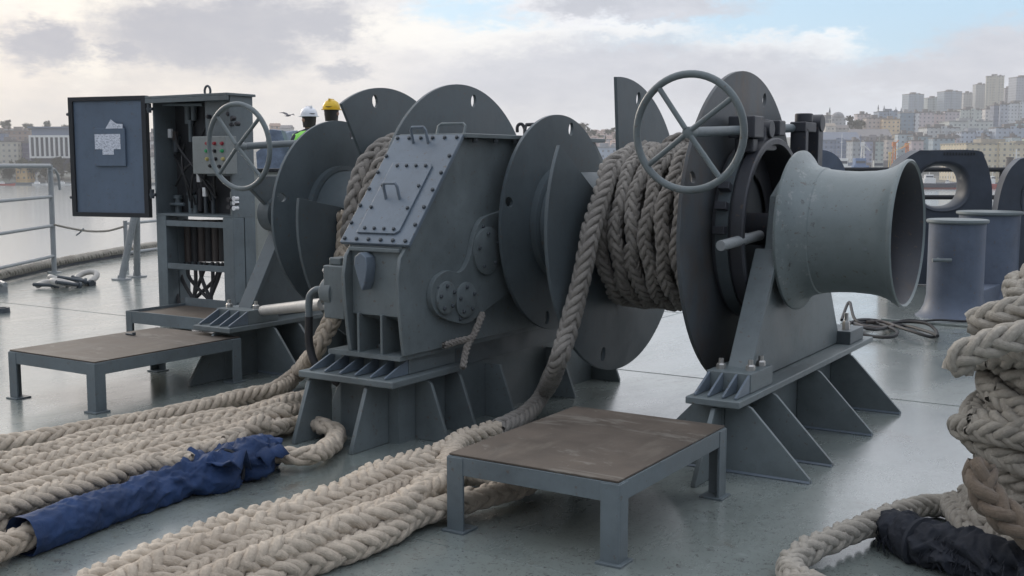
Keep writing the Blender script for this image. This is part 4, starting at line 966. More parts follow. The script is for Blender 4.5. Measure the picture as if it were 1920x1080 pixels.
# ================================================================== PLATFORMS
def platform(label, x0, x1, y0, y1, h, lip=None, leg=.072):
    root = empty('work_platform', ((x0 + x1) / 2, (y0 + y1) / 2, 0), label, 'platform', 'low work platforms beside the winch')
    mb = MB()
    if lip:
        mb.box(x0 + .01, x1 - .01, y0 + .01, y1 - .01, h - .035, h - .022)
    else: mb.box(x0 + .004, x1 - .004, y0 + .004, y1 - .004, h - .008, h)
    mb.build('top_plate', 'plywood', root, bevel=.002)
    mb = MB(); zt = h - .009 if not lip else h
    fz = zt - (.072 if not lip else .10)
    t = .012; mb.box(x0, x1, y0, y0 + t, fz, zt); mb.box(x0, x0 + t, y0 + t, y1, fz, zt); mb.box(x1 - t, x1, y0 + t, y1, fz, zt)
    mb.box(x0 + t, x1 - t, y1 - t, y1, fz, zt + (.05 if lip else 0)); 
    mb.build('frame', 'frame paint', root, bevel=.002)
    for (x, sx) in ((x0, 1), (x1, -1)):
        for (y, sy) in ((y0, 1), (y1, -1)):
            mb = MB(); g = .003
            mb.box(min(x - sx * g, x + sx * leg), max(x - sx * g, x + sx * leg), min(y - sy * g, y + sy * .009), max(y - sy * g, y + sy * .009), 0, zt - .004)
            mb.box(min(x - sx * g, x + sx * .009), max(x - sx * g, x + sx * .009), min(y + sy * .009, y + sy * leg), max(y + sy * .009, y + sy * leg), 0, zt - .004)
            mb.box(min(x - sx * .02, x + sx * (leg + .012)), max(x - sx * .02, x + sx * (leg + .012)), min(y - sy * .02, y + sy * (leg + .012)), max(y - sy * .02, y + sy * (leg + .012)), 0, .009)
            mb.build('leg', 'frame paint', root, bevel=.002)
    return root
platform('near brown topped platform standing between the hanging rope and the right foundation', -2.475, -1.735, 3.45, 4.46, .31)
platform('brown topped platform at left with pale scuffs, in front of the control cabinet', -6.18, -5.375, 4.05, 5.18, .30)
pc = [onZ(240, 584, .19), onZ(283, 560, .19), onZ(430, 562, .19), onZ(384, 605, .19)]
platform('small dark tray platform with raised back edge under the cabinet', pc[0].x, pc[0].x + 1.25, pc[0].y - .02, pc[0].y + .62, .20, lip=True)
for (x, y, s) in ((245, 628, .035), (625, 0, 0)):
    if s:
        p = onZ(x, y, .301); root = empty('metal_offcut', p, 'small dark metal offcut left on the left platform', 'offcut'); mb = MB(); mb.box(p.x - .04, p.x + .04, p.y - .012, p.y + .012, p.z, p.z + .010); mb.box(p.x + .025, p.x + .04, p.y - .012, p.y + .012, p.z + .010, p.z + .02); mb.build('plate', 'dark bolt', root, bevel=.003)

# ================================================================== CONTROL CABINET
YF = 6.75
def cx(px, y=300): return onY(px, y, YF).x
def cz(px, py): return onY(px, py, YF).z
c0, c1 = cx(289), cx(434); zt = cz(300, 185); zs = cz(300, 404); zm = cz(300, 492); dp = .26
cab = empty('control_cabinet', ((c0 + c1) / 2, YF + dp / 2, 0), 'open grey control cabinet on a legged frame with valves and push buttons', 'cabinet')
mb = MB(); tk = .02
mb.box(c0, c0 + tk, YF, YF + dp, zs, zt); mb.box(c1 - tk, c1, YF, YF + dp, zs, zt); mb.box(c0 + tk, c1 - tk, YF + dp - tk, YF + dp, zs, zt)
mb.box(c0 + tk, c1 - tk, YF, YF + dp - tk, zs, zs + tk); mb.build('body', 'cabinet paint', cab, bevel=.003)
mb = MB(); mb.box(c0 - .04, c1 + .02, YF - .05, YF + dp + .02, zt, zt + .022); mb.box(c0 - .04, c1 + .02, YF - .05, YF - .03, zt - .04, zt); mb.build('roof', 'cabinet paint', cab, bevel=.004)
mb = MB(); ex = cx(373); k = 20; mb.tube([Vector((ex + .035 * math.cos(2 * math.pi * i / k), YF + .12, zt + .055 + .045 * math.sin(2 * math.pi * i / k))) for i in range(k)], .010, 8, closed=True); mb.build('lifting_eye', 'dark bolt', cab)
mb = MB(); mb.box(c0 + tk, c1 - tk, YF + dp - tk - .004, YF + dp - tk - .001, zs + tk, zt); mb.build('shade_lining', 'dark inside', cab)  # dark lining sheet; the cabinet's inner shade is put into its colour
# right-hand switch panel and button box
pxl = cx(382); mb = MB(); mb.box(pxl, c1 - tk - .001, YF + .03, YF + .05, cz(400, 330), zt - .03); mb.build('switch_panel', 'cabinet paint', cab, bevel=.003)
for (x, y, r) in ((394, 219, .018), (408, 222, .012), (432, 214, .02), (440, 222, .022), (448, 232, .02), (437, 234, .015)):
    p = onY(x, y, YF + .03); mb = MB(); mb.lathe([(0, r), (.03, r), (.04, r * .7)], p, (0, -1, 0), 14, cap=True); mb.build('knob', 'black button', cab)
b0, b1, bz0, bz1 = cx(378), cx(440), cz(400, 326), cz(400, 256)
mb = MB(); mb.box(b0, b1, YF - .10, YF + .028, bz0, bz1); bx = mb.build('button_box', 'panel paint', cab, bevel=.006)
for (x, y, c) in ((389, 269, 'red button'), (403, 269, 'red button'), (417, 269, 'red button'), (388, 283, 'green button'), (403, 283, 'black button'), (417, 283, 'green button'), (389, 298, 'yellow button'), (405, 298, 'black button'), (419, 298, 'yellow button'), (395, 311, 'black button'), (412, 312, 'black button')):
    p = onY(x, y, YF - .10); mb = MB(); mb.lathe([(0, .016), (.010, .016), (.010, .012), (.022, .011)], p, (0, -1, 0), 14, cap=True); mb.build('push_button', c, bx)
# valve panel low right
mb = MB(); mb.box(cx(426), c1 - tk - .001, YF + .02, YF + .045, zs + .02, cz(440, 360)); vp = mb.build('valve_panel', 'panel paint', cab, bevel=.003)
for (x, y) in ((436, 374), (436, 388), (446, 381), (455, 372), (455, 380), (455, 390)):
    p = onY(min(x, 446), y, YF + .02); mb = MB(); mb.lathe([(0, .016), (.04, .014), (.04, .02), (.05, .02)], p, (0, -1, 0), 12, cap=True); mb.build('valve', 'black button' if x < 450 else 'white plastic', vp)
# manifolds, pipes and hoses inside
for (x, y0, y1, r, m_) in ((312, 365, 402, .022, 'frame paint'), (322, 365, 402, .022, 'frame paint'), (334, 372, 402, .03, 'frame paint'), (358, 366, 402, .026, 'frame paint'), (367, 372, 402, .026, 'frame paint'), (386, 366, 402, .02, 'dark bolt'), (352, 200, 232, .03, 'frame paint'), (363, 200, 226, .025, 'frame paint'), (357, 232, 266, .02, 'frame paint'), (330, 262, 285, .03, 'dark bolt'), (400, 366, 402, .02, 'dark bolt'), (375, 336, 396, .03, 'black button'), (378, 302, 352, .03, 'black button')):
    a = onY(x, y0, YF + .2); b = onY(x, y1, YF + .2); b.x = a.x; mb = MB(); mb.lathe([(0, r), (a.z - b.z, r), (a.z - b.z, r * 1.4), (a.z - b.z + .03, r * 1.4)], b, (0, 0, 1), 12, cap=True); mb.build('valve_body', m_, cab)
for (x, y, m_) in ((371, 333, 'white plastic'), (382, 360, 'white plastic'), (317, 250, 'white plastic'), (326, 255, 'copper hose')):
    p = onY(x, y, YF + .14); mb = MB(); mb.box(p.x - .02, p.x + .02, p.y, p.y + .03, p.z - .04, p.z + .04); mb.build('label_tag', m_, cab, bevel=.004)
mb = MB(); p0, p1 = onY(302, 383, YF + .15), onY(345, 383, YF + .15); mb.tube([p0, p1], .014, 8); mb.tube([onY(297, 257, YF + .2), onY(325, 257, YF + .2)], .012, 8); mb.tube([onY(300, 196, YF + .1), onY(380, 196, YF + .1)], .014, 8); mb.build('pipe', 'frame paint', cab)
rh = random.Random(3)
for k in range(9):
    x0, y0 = rh.uniform(325, 415), rh.uniform(235, 300); x1, y1 = rh.uniform(320, 420), rh.uniform(340, 402)
    mb = MB(); a, b = onY(x0, y0, YF + .2), onY(x1, y1, YF + .16); mb.tube([a, a.lerp(b, .4) + Vector((rh.uniform(-.12, .12), -.08, .02)), b], .011, 7, smoothpath=8); mb.build('hose', 'black rubber', cab)
# leg frame and lower shelf
fx = cx(307) - c0
for x in (c0, c1 - fx):
    for y in (YF, YF + dp - fx):
        mb = MB(); mb.box(x, x + fx, y, y + fx, 0, zs - .001); mb.build('leg', 'frame paint', cab, bevel=.004)
mb = MB(); rz = .05
for z in (zs - .04, zm):
    for y in (YF + .003, YF + dp - rz - .003): mb.box(c0 + fx, c1 - fx, y, y + rz - .02, z - rz, z)
    for x in (c0 + .006, c1 - rz): mb.box(x, x + rz - .02, YF + fx, YF + dp - fx, z - rz, z)
mb.build('frame', 'frame paint', cab, bevel=.003)
for k in range(7):
    x = 340 + k * 13; a, b = onY(x, 412, YF + .22), onY(x, 490, YF + .22)
    mb = MB(); mb.tube([a, Vector((a.x, a.y, b.z))], .042, 10); mb.build('hydraulic_hose', 'copper hose' if k % 2 else 'black rubber', cab)
for k in range(9):
    x = 335 + k * 10.5; a = onY(x, 492, YF + .2); mb = MB(); e_ = onY(345 + ((k * 37) % 80), 560, YF + .15)
    mb.tube([a, a + Vector((rh.uniform(-.05, .05), -.04, -.14)), Vector((e_.x, e_.y - .05, .16)), Vector((e_.x + rh.uniform(-.2, .2), e_.y + .1, .02))], .017, 8, smoothpath=8); mb.build('hydraulic_hose', 'black rubber', cab)
p = onY(322, 445, YF + .16); mb = MB(); mb.lathe([(-.16, .07), (-.15, .085), (.17, .085), (.19, .05)], p, (0, 0, 1), 20, cap=True); mb.build('filter_canister', 'cream paint', cab)
p = onY(322, 530, YF + .17); mb = MB(); mb.lathe([(0, .08), (.40, .08), (.42, .05)], Vector((p.x, p.y, .0)), (0, 0, 1), 20, cap=True); mb.build('filter_canister', 'cream paint', cab)
# open door
wd = depth(onY(283, 300, YF)) - .05; wl_ = wd * 1.03
P00, P10, P01, P11 = onD(134, 406, wl_), onD(279, 409, wd), onD(128, 182, wl_), onD(272, 181, wd)
zb_, zt_ = (P00.z + P10.z) / 2, (P01.z + P11.z) / 2
L0 = Vector(((P00.x + P01.x) / 2, (P00.y + P01.y) / 2, zb_)); R0 = Vector(((P10.x + P11.x) / 2, (P10.y + P11.y) / 2, zb_)); dd_ = (R0 - L0); Wd_ = dd_.length; dd_.normalize(); nb = Vector((-dd_.y, dd_.x, 0)); Hd = zt_ - zb_
def ond(u, v, h): return L0 + dd_ * (u * Wd_) + Vector((0, 0, v * Hd)) + nb * h
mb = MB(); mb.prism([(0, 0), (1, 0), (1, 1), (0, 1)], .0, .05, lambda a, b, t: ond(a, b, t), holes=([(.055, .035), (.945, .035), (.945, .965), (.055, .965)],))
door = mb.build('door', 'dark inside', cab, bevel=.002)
mb = MB(); mb.prism([(.056, .036), (.944, .036), (.944, .964), (.056, .964)], .018, .04, lambda a, b, t: ond(a, b, t)); mb.build('door_panel', 'door paint', door)
mb = MB(); mb.prism([(.33, .425), (.73, .425), (.73, .74), (.33, .74)], -.004, .017, lambda a, b, t: ond(a, b, t)); mb.build('document_pocket', 'door paint', door, bevel=.004)
mb = MB(); mb.prism([(.345, .565), (.44, .565), (.44, .52), (.585, .52), (.585, .565), (.675, .565), (.675, .69), (.345, .69)], -.0065, -.005, lambda a, b, t: ond(a, b, t)); mb.build('paper_sheet', 'paper', door)
mb = MB(); mb.prism([(.49, .735), (.71, .735), (.71, .77), (.63, .775), (.56, .81)], -.0065, -.005, lambda a, b, t: ond(a, b, t)); mb.build('paper_sheet', 'paper', door)
for v in (.16, .86):
    mb = MB(); mb.lathe([(0, .02), (.08, .02)], ond(1.03, v, .02), (0, 0, 1), 12, cap=True); mb.tube([ond(1.0, v + .03, .02), ond(1.075, v + .03, .02)], .014, 8); mb.build('hinge', 'dark bolt', door)
    mb = MB(); mb.tube([ond(-.045, v, .03), ond(.01, v, .03)], .014, 8); mb.build('latch', 'dark bolt', door)

# ---- cream cabinet and tarpaulin shape behind
D2 = depth(onY(500, 360, 8.0)); a, b = onD(474, 322, D2), onD(514, 322, D2)
root = empty('electrical_cabinet', ((a.x + b.x) / 2, (a.y + b.y) / 2, 0), 'cream electrical cabinet between the control cabinet and the small left flange', 'cabinet'); root.rotation_euler = (0, 0, YAW)
w2 = (b - a).length / 2; mb = MB(); mb.box(-w2, w2 + .25, 0, .45, .05, a.z); loc_build(mb, 'body', 'cream paint', root, bevel=.006)
mb = MB(); mb.box(-w2 + .03, w2 - .03, -.018, -.001, .12, a.z - .06); loc_build(mb, 'door', 'cream paint', root, bevel=.004)
mb = MB(); mb.box(w2 - .06, w2 - .03, -.04, -.019, a.z * .55, a.z * .62); loc_build(mb, 'handle', 'dark bolt', root, bevel=.003)
mb = MB(); mb.box(-w2 - .03, w2 + .28, -.03, .48, a.z, a.z + .03); loc_build(mb, 'roof', 'dark inside', root, bevel=.004)
mb = MB(); mb.box(-w2 + .02, w2 + .2, .02, .42, 0, .05); loc_build(mb, 'base', 'dark inside', root)
D3 = D2 + 3.2; a, b = onD(488, 300, D3), onD(572, 300, D3); W = (b - a).length; zt2 = onD(520, 243, D3).z
root = empty('covered_winch', ((a.x + b.x) / 2, (a.y + b.y) / 2, 0), 'blue grey tarpaulin draped machine behind the left wheel spindle', 'covered machine'); root.rotation_euler = (0, 0, YAW)
vs = []; fs = []; g = 16
prof2 = [(-.5, 0), (-.5, .50), (-.47, .86), (-.30, .90), (-.22, 1.0), (.05, 1.0), (.14, .92), (.32, .90), (.5, .78), (.5, 0)]
for j in range(g):
    for i, (x, z) in enumerate(prof2):
        w_ = Vector((x * W * 1.05, -.1 + j / (g - 1) * .9, z * zt2)); f_ = noise.noise(w_ * 4) * .05; vs.append(w_ + Vector((f_, f_, f_ if z > 0 else 0)))
n_ = len(prof2)
for j in range(g - 1):
    for i in range(n_ - 1): fs.append([j * n_ + i, j * n_ + i + 1, (j + 1) * n_ + i + 1, (j + 1) * n_ + i])
fs.append(list(range(n_))); fs.append([(g - 1) * n_ + i for i in range(n_)][::-1])
mb = MB(); mb.add(vs, fs); loc_build(mb, 'tarpaulin', 'grey tarp', root, ang=50)
mb = MB(); mb.tube([(-W * .54, -.14, zt2 * .62), (0, -.16, zt2 * .60), (W * .54, -.14, zt2 * .62)], .012, 6); loc_build(mb, 'lashing', 'black rubber', root)

# ================================================================== DECK EDGE, RAIL, SMALL FITTINGS
edge = [Vector((-10.4, 4.7, 0)), Vector((-12.69, 8.25, 0)), Vector((-13.66, 9.78, 0)), Vector((-15.06, 12.62, 0)), Vector((-15.7, 15.0, 0))]
ins = [p + Vector((.22, .12, 0)) for p in edge]
mb = MB()
for a, b in zip(edge[:-1], edge[1:]):
    d = (b - a).normalized(); s_ = Vector((d.y, -d.x, 0)) * .06; mb.add([a, b, b + s_, a + s_, a + Vector((0, 0, .05)), b + Vector((0, 0, .05)), b + s_ + Vector((0, 0, .05)), a + s_ + Vector((0, 0, .05))], [[0, 1, 2, 3], [4, 7, 6, 5], [0, 4, 5, 1], [1, 5, 6, 2], [2, 6, 7, 3], [3, 7, 4, 0]])
tag(mb.build('deck_edge_coaming', 'dark blue paint', smooth=False), kind='structure')
er = [p + Vector((.13, .07, .10)) for p in crom(edge, 4)]
o = empty('edge_rope', er[0], 'thick grey rope lashed along the deck edge under the rail', 'rope'); rope('rope_length', [er], 'rope grey', o, D=.12)
post = Vector((-12.95, 9.20, 0))
dirp = (Vector((-13.66, 9.78, 0)) - Vector((-12.69, 8.25, 0))).normalized()
rail = empty('guard_rail', post, 'pale tubular guard rail with four bars at the left deck edge', 'railing')
prev = post - dirp * 3.4 + Vector((.05, 0, 0)); prev2 = post - dirp * 1.7
for p in (post, prev2, prev):
    mb = MB(); mb.tube([p, p + Vector((-.03, .03, 1.41))], .034, 12); mb.lathe([(0, .09), (.012, .09), (.012, .03)], p, (0, 0, 1), 16); mb.build('post', 'rail paint', rail)
for z, r in ((1.40, .030), (1.0, .022), (.62, .022), (.22, .022)):
    mb = MB(); mb.tube([post + Vector((0, 0, z)), prev + Vector((0, 0, z - (.0 if z > 1.2 else .02)))], r, 10); mb.build('bar', 'rail paint', rail)
mb = MB(); s0 = post + Vector((0, 0, 1.33)); mb.tube([s0, s0 + dirp * .12 + Vector((0, 0, .03)), s0 + dirp * .26 + Vector((0, 0, -.06)), s0 + dirp * .3 + Vector((0, 0, -.25))], .018, 8, smoothpath=6); mb.build('end_loop', 'rail paint', rail)
pd = 13.9
def tubeobj(pts, r, mat, name, root, n=10, sm=0): mb = MB(); mb.tube(pts, r, n, smoothpath=sm); return mb.build(name, mat, root)
a = post + Vector((0, 0, .64)); b = onD(235, 424, 15.2); ch = [a, a.lerp(b, .25) + Vector((0, 0, -.05)), a.lerp(b, .5) + Vector((0, 0, -.08)), a.lerp(b, .75) + Vector((0, 0, -.07)), b]
o = empty('rail_chain', a, 'thin rope slung as a barrier from the rail post towards the pipe stand', 'chain'); rope('rope_length', [ch], 'rope grey', o, D=.032)
tubeobj([onD(157, 428, 14.9), onD(150, 436, 14.9), onD(143, 441, 14.9)], .012, 'rail paint', 'hook', o)
root = empty('rail_stanchion', Vector((b.x, b.y, 0)), 'short rail section with two bars behind the pipe stand', 'railing')
tubeobj([Vector((b.x, b.y, 0)), Vector((b.x, b.y, .66))], .028, 'rail paint', 'post', root)
e2 = onD(330, 424, 16.5)
for z in (.62, .22): tubeobj([Vector((b.x, b.y, z)), Vector((e2.x, e2.y, z))], .02, 'rail paint', 'bar', root)
tubeobj([Vector((e2.x, e2.y, 0)), Vector((e2.x, e2.y, .66))], .028, 'rail paint', 'post', root)
root = empty('pipe_stand', onZ(257, 520), 'pale two legged pipe stand planted below the open cabinet door', 'stand')
apex = onD(256, 385, 13.75)
for (x, y) in ((228, 524), (257, 519)):
    f_ = onZ(x, y); tubeobj([f_, apex + (f_ - apex) * .02], .043, 'rail paint', 'leg', root, 14)
    mb = MB(); mb.lathe([(0, .12), (.015, .12), (.015, .05), (.05, .045)], f_, (0, 0, 1), 18); mb.build('foot', 'rail paint', root)
for i, (x, y, a) in enumerate(((92, 541, .3), (118, 546, 1.6), (112, 536, 2.4), (132, 540, .9), (150, 537, 2.0), (163, 534, .1))):
    p = onZ(x, y); 
    if i == 0:
        root = empty('shackle', p, 'pale rusted shackle in the small heap on the deck near the rail', 'shackle', 'shackles heaped on the deck'); root.rotation_euler = (0, 0, a)
        mb = MB(); k = 14; pts = [Vector((.11 * math.cos(q), .13 * math.sin(q), .05 + .02 * math.sin(q))) for q in [math.pi * (-.18 + 1.36 * j / k) for j in range(k + 1)]]
        mb.tube(pts, .035, 10); o = mb.build('bow', 'spot bronze', None); o.parent = root
        mb = MB(); mb.tube([Vector((-.15, -.07, .05)), Vector((.15, -.07, .05))], .022, 10); mb.lathe([(0, .04), (.03, .04)], (.14, -.07, .05), (1, 0, 0), 10, cap=True); o = mb.build('pin', 'dark bolt', None); o.parent = root
        sh0 = root
    else:
        c = copy_tree(sh0); c.location = p + Vector((0, 0, .04 * (i % 2))); c.rotation_euler = (.3 * (i % 3 - 1), .2, a)
p = onZ(5, 586); root = empty('deck_socket', p, 'small dark deck socket at the left frame edge', 'fitting'); mb = MB(); mb.lathe([(0, .07), (.05, .065), (.05, .04), (.02, .035)], p, (0, 0, 1), 16); mb.build('socket', 'dark bolt', root)
p = onZ(2, 548); root = empty('deck_cleat', p, 'small grey cleat at the left frame edge behind the dark socket', 'cleat'); mb = MB(); mb.box(p.x - .05, p.x + .05, p.y - .05, p.y + .05, 0, .08); mb.tube([p + Vector((-.16, .05, .10)), p + Vector((0, 0, .11)), p + Vector((.16, -.05, .10))], .028, 8); mb.build('horn', 'rail paint', root)

# ---- right side: double bollard, chocks, rails
def bollard_post(c, r, h, parent):
    mb = MB(); mb.lathe([(0, r * 1.42), (.012, r * 1.42), (.05, r * 1.22), (.12, r * 1.08), (.22, r), (h - .03, r), (h - .03, .01)], c, (0, 0, 1), 56); o = mb.build('post', 'blue paint', parent)
    mb = MB(); mb.lathe([(h - .032, .01), (h - .032, r * 1.06), (h - .02, r * 1.10), (h, r * 1.09), (h + .004, r * 1.02), (h + .004, .01)], c, (0, 0, 1), 56); mb.build('cap', 'light grey paint', o)
    return o
q1 = onD(1792, 500, 10.35); q2 = onD(1852, 480, 11.35)
db = empty('double_bollard', (q1.x, q1.y, 0), 'blue grey double bollard with two stout posts near the right edge', 'bollard')
o1 = bollard_post((q1.x, q1.y, 0), .248, onD(1792, 411, 10.35).z, db); o2 = bollard_post((q2.x, q2.y, 0), .29, onD(1852, 396, 11.35).z, db)
hp_ = onD(1766, 488, 10.08); mb = MB(); mb.tube([hp_ - RT * .085, hp_ + RT * .085], .018, 10); mb.tube([hp_, hp_ + _fh * .1], .015, 8); mb.build('horn', 'light grey paint', o1)
dq = Vector((q2.x - q1.x, q2.y - q1.y, 0)).normalized(); sq = Vector((dq.y, -dq.x, 0)); m1, m2 = Vector((q1.x, q1.y, 0)) - dq * .55, Vector((q2.x, q2.y, 0)) + dq * .55
mb = MB(); cs = [m1 - sq * .5, m1 + sq * .5, m2 + sq * .5, m2 - sq * .5]; mb.prismZ([(c.x, c.y) for c in cs], 0.001, .02); mb.build('base_plate', 'deck paint', db, bevel=.004)
mb = MB(); a = onD(1832, 575, 10.7); t1, t2 = Vector((q1.x, q1.y, 0)) + sq * .02, Vector((q2.x, q2.y, 0)) + sq * .02
mb.add([t1 - sq * .16, t1 + sq * .16, t2 + sq * .16, t2 - sq * .16, t1 - sq * .16 + Vector((0, 0, .24)), t1 + sq * .16 + Vector((0, 0, .24)), t2 + sq * .16 + Vector((0, 0, .24)), t2 - sq * .16 + Vector((0, 0, .24))], [[0, 3, 2, 1], [4, 5, 6, 7], [0, 1, 5, 4], [1, 2, 6, 5], [2, 3, 7, 6], [3, 0, 4, 7]]); mb.build('tie_box', 'blue paint', db, bevel=.01)

def chock(xc, yc_px, D, outline, hole, hr, thick, label, mat, yaw=0):
    c = onD(xc, 308, D); root = empty('panama_chock', (c.x, c.y, 0), label, 'chock', 'mooring chocks along the deck side'); root.rotation_euler = (0, 0, YAW + yaw)
    k = D / FPX
    zf = lambda y: HC + (308 - y) * k
    op = crom([Vector(((x - xc) * k, zf(y), 0)) for x, y in outline], 4); op = [(p.x, max(p.y, .02)) for p in op]
    hx, hy, ha, hb = (hole[0] - xc) * k, zf(hole[1]), hole[2] * k, hole[3] * k
    sup = lambda t, e: (math.copysign(abs(math.cos(t)) ** e, math.cos(t)), math.copysign(abs(math.sin(t)) ** e, math.sin(t)))
    hp2 = [(hx + (ha + hr) * sup(2 * math.pi * i / 48, .85)[0], hy + (hb + hr) * sup(2 * math.pi * i / 48, .85)[1]) for i in range(48)]
    mb = MB(); mb.prismY(op, 0, thick, [hp2]); loc_build(mb, 'body', mat, root, bevel=.02)
    mb = MB(); vs = []; fs = []; n = 14
    for i in range(48):
        cx_, cy_ = sup(2 * math.pi * i / 48, .85)
        for j in range(n):
            a = -math.pi / 2 + math.pi * j / (n - 1)      # half round lip from front to back
            vs.append((hx + (ha + hr - hr * math.cos(a)) * cx_, thick / 2 + (thick / 2 + .015) * math.sin(a), hy + (hb + hr - hr * math.cos(a)) * cy_))
    for i in range(48):
        i2 = (i + 1) % 48
        for j in range(n - 1): fs.append([i * n + j, i * n + j + 1, i2 * n + j + 1, i2 * n + j])
    mb.add(vs, fs); loc_build(mb, 'lip', mat, root, ang=80)
    return root, k, zf
out1 = [(1672, 560), (1676, 360), (1690, 308), (1720, 284), (1740, 282), (1830, 282), (1846, 296), (1858, 330), (1864, 380), (1868, 560)]
ck, k_, zf = chock(1770, 0, 13.0, out1, (1770, 349, 42, 38), .055, .34, 'dark blue oval mooring chock framing a boat, behind the double bollard', 'dark blue paint')
for i in range(11):
    mb = MB(); x = (1768 + i * 5.6 - 1770) * k_; mb.box(x, x + .02, -.006, .001, zf(291), zf(286)); loc_build(mb, 'raised_mark', 'dark inside', ck)
out2 = [(1872, 560), (1880, 420), (1890, 345), (1910, 306), (1940, 294), (2060, 294), (2090, 330), (2100, 560)]
chock(1990, 0, 11.6, out2, (1992, 372, 58, 46), .06, .34, 'dark chock mostly cut off by the right frame edge', 'dark blue paint', yaw=-.25)
D = 14.2
root = empty('side_rail', onD(1620, 308, D) * 1, 'dark rail bar running between the chocks behind the warping head', 'railing')
zr, zr2 = onD(1620, 318, D).z, onD(1870, 370, D).z
for z in (zr, zr2): tubeobj([Vector((*onD(1380, 318, D).xy, z)), Vector((*onD(1700, 318, D).xy, z)), Vector((*onD(1960, 320, D).xy, z))], .03, 'dark inside', 'bar', root)
for x in (1400, 1560, 1690, 1878): p = onD(x, 318, D); tubeobj([Vector((p.x, p.y, 0)), Vector((p.x, p.y, zr))], .026, 'dark inside', 'post', root)
# blue roller
D = 9.6; c = onD(1537, 338, D); root = empty('guide_roller', (c.x, c.y, 0), 'dark blue flanged guide roller half hidden behind the warping head', 'roller')
rr_ = 58 * D / FPX; axd = Vector((math.cos(YAW + .35) * 1, math.sin(YAW + .35), 0)); axd = (RT * .35 - _fh * .94).normalized()
mb = MB(); mb.lathe([(-.14, rr_ * .98), (-.12, rr_), (.0, rr_), (.02, rr_ * .97), (.02, .06), (.05, .05)], c, axd, 48); mb.lathe([(-.141, rr_ * .98), (-.141, .01)], c, axd, 48); mb.build('disc', 'blue paint', root)
mb = MB(); mb.lathe([(0, .22), (.02, .22), (.02, .14), (c.z - .1, .10)], (c.x - axd.x * .07, c.y - axd.y * .07, 0), (0, 0, 1), 24); mb.build('pedestal', 'blue paint', root)
# vent pipe behind the gearbox
D = 10.2; root = empty('vent_pipe', onD(985, 300, D) * 1, 'dark bent vent pipe rising just left of the small right flange', 'pipe'); root.location.z = 0
b_ = onD(984, 300, D); t_ = onD(984, 236, D)
tubeobj([Vector((b_.x, b_.y, 0)), Vector((b_.x, b_.y, t_.z - .03)), onD(987, 234, D), onD(1006, 233, D), onD(1012, 236, D), onD(1013, 246, D)], .017, 'dark inside', 'riser', root)
tubeobj([onD(984, 243, D), onD(980, 234, D), onD(974, 233, D), onD(970, 238, D), onD(970, 248, D)], .015, 'dark inside', 'gooseneck', root, sm=5)

# ---- loose cable
rc = random.Random(12); pts = []
cc = [(1578, 600), (1592, 578), (1604, 600), (1640, 612), (1690, 604), (1735, 606), (1756, 622), (1748, 632), (1700, 618), (1650, 602), (1610, 600), (1590, 612), (1620, 628), (1670, 632), (1680, 620), (1640, 606), (1600, 606), (1640, 618), (1690, 610), (1740, 622), (1758, 630)]
for i, (x, y) in enumerate(cc): pts.append(onZ(x, y, .02 + .02 * (i % 3)))
pts[1].z = .10
root = empty('electric_cable', onZ(1660, 615), 'tangled black cable lying on the deck beyond the right foundation', 'cable')
tubeobj(pts, .014, 'black rubber', 'cable_loop', root, 7, 8)
pts = [onZ(x, y, .03 + .015 * (i % 2)) for i, (x, y) in enumerate([(1590, 604), (1630, 600), (1655, 608), (1700, 600), (1730, 602), (1760, 600), (1800, 602), (1850, 603)])]
tubeobj(pts, .010, 'black rubber', 'cable_loop', root, 7, 8)
pts = [onZ(x, y, .04) for (x, y) in [(1600, 606), (1620, 612), (1650, 615), (1676, 612), (1655, 604), (1625, 604)]]
tubeobj(pts, .016, 'copper hose', 'cable_loop', root, 7, 8)
# hanging scraps under the gearbox
a = onX(905, 588, gx1 + .06); o = empty('rope_scrap', a, 'frayed brown rope scraps caught under the gear cover', 'rope')
rope('rope_length', [[onX(905, 588, gx1 + .06), onX(890, 625, gx1 + .08), onX(876, 650, gx1 + .09), onX(868, 690, gx1 + .12)], [onX(832, 648, gx1 + .05), onX(858, 640, gx1 + .06), onX(884, 634, gx1 + .09)]], 'rope shaded weathered', o, D=.04)

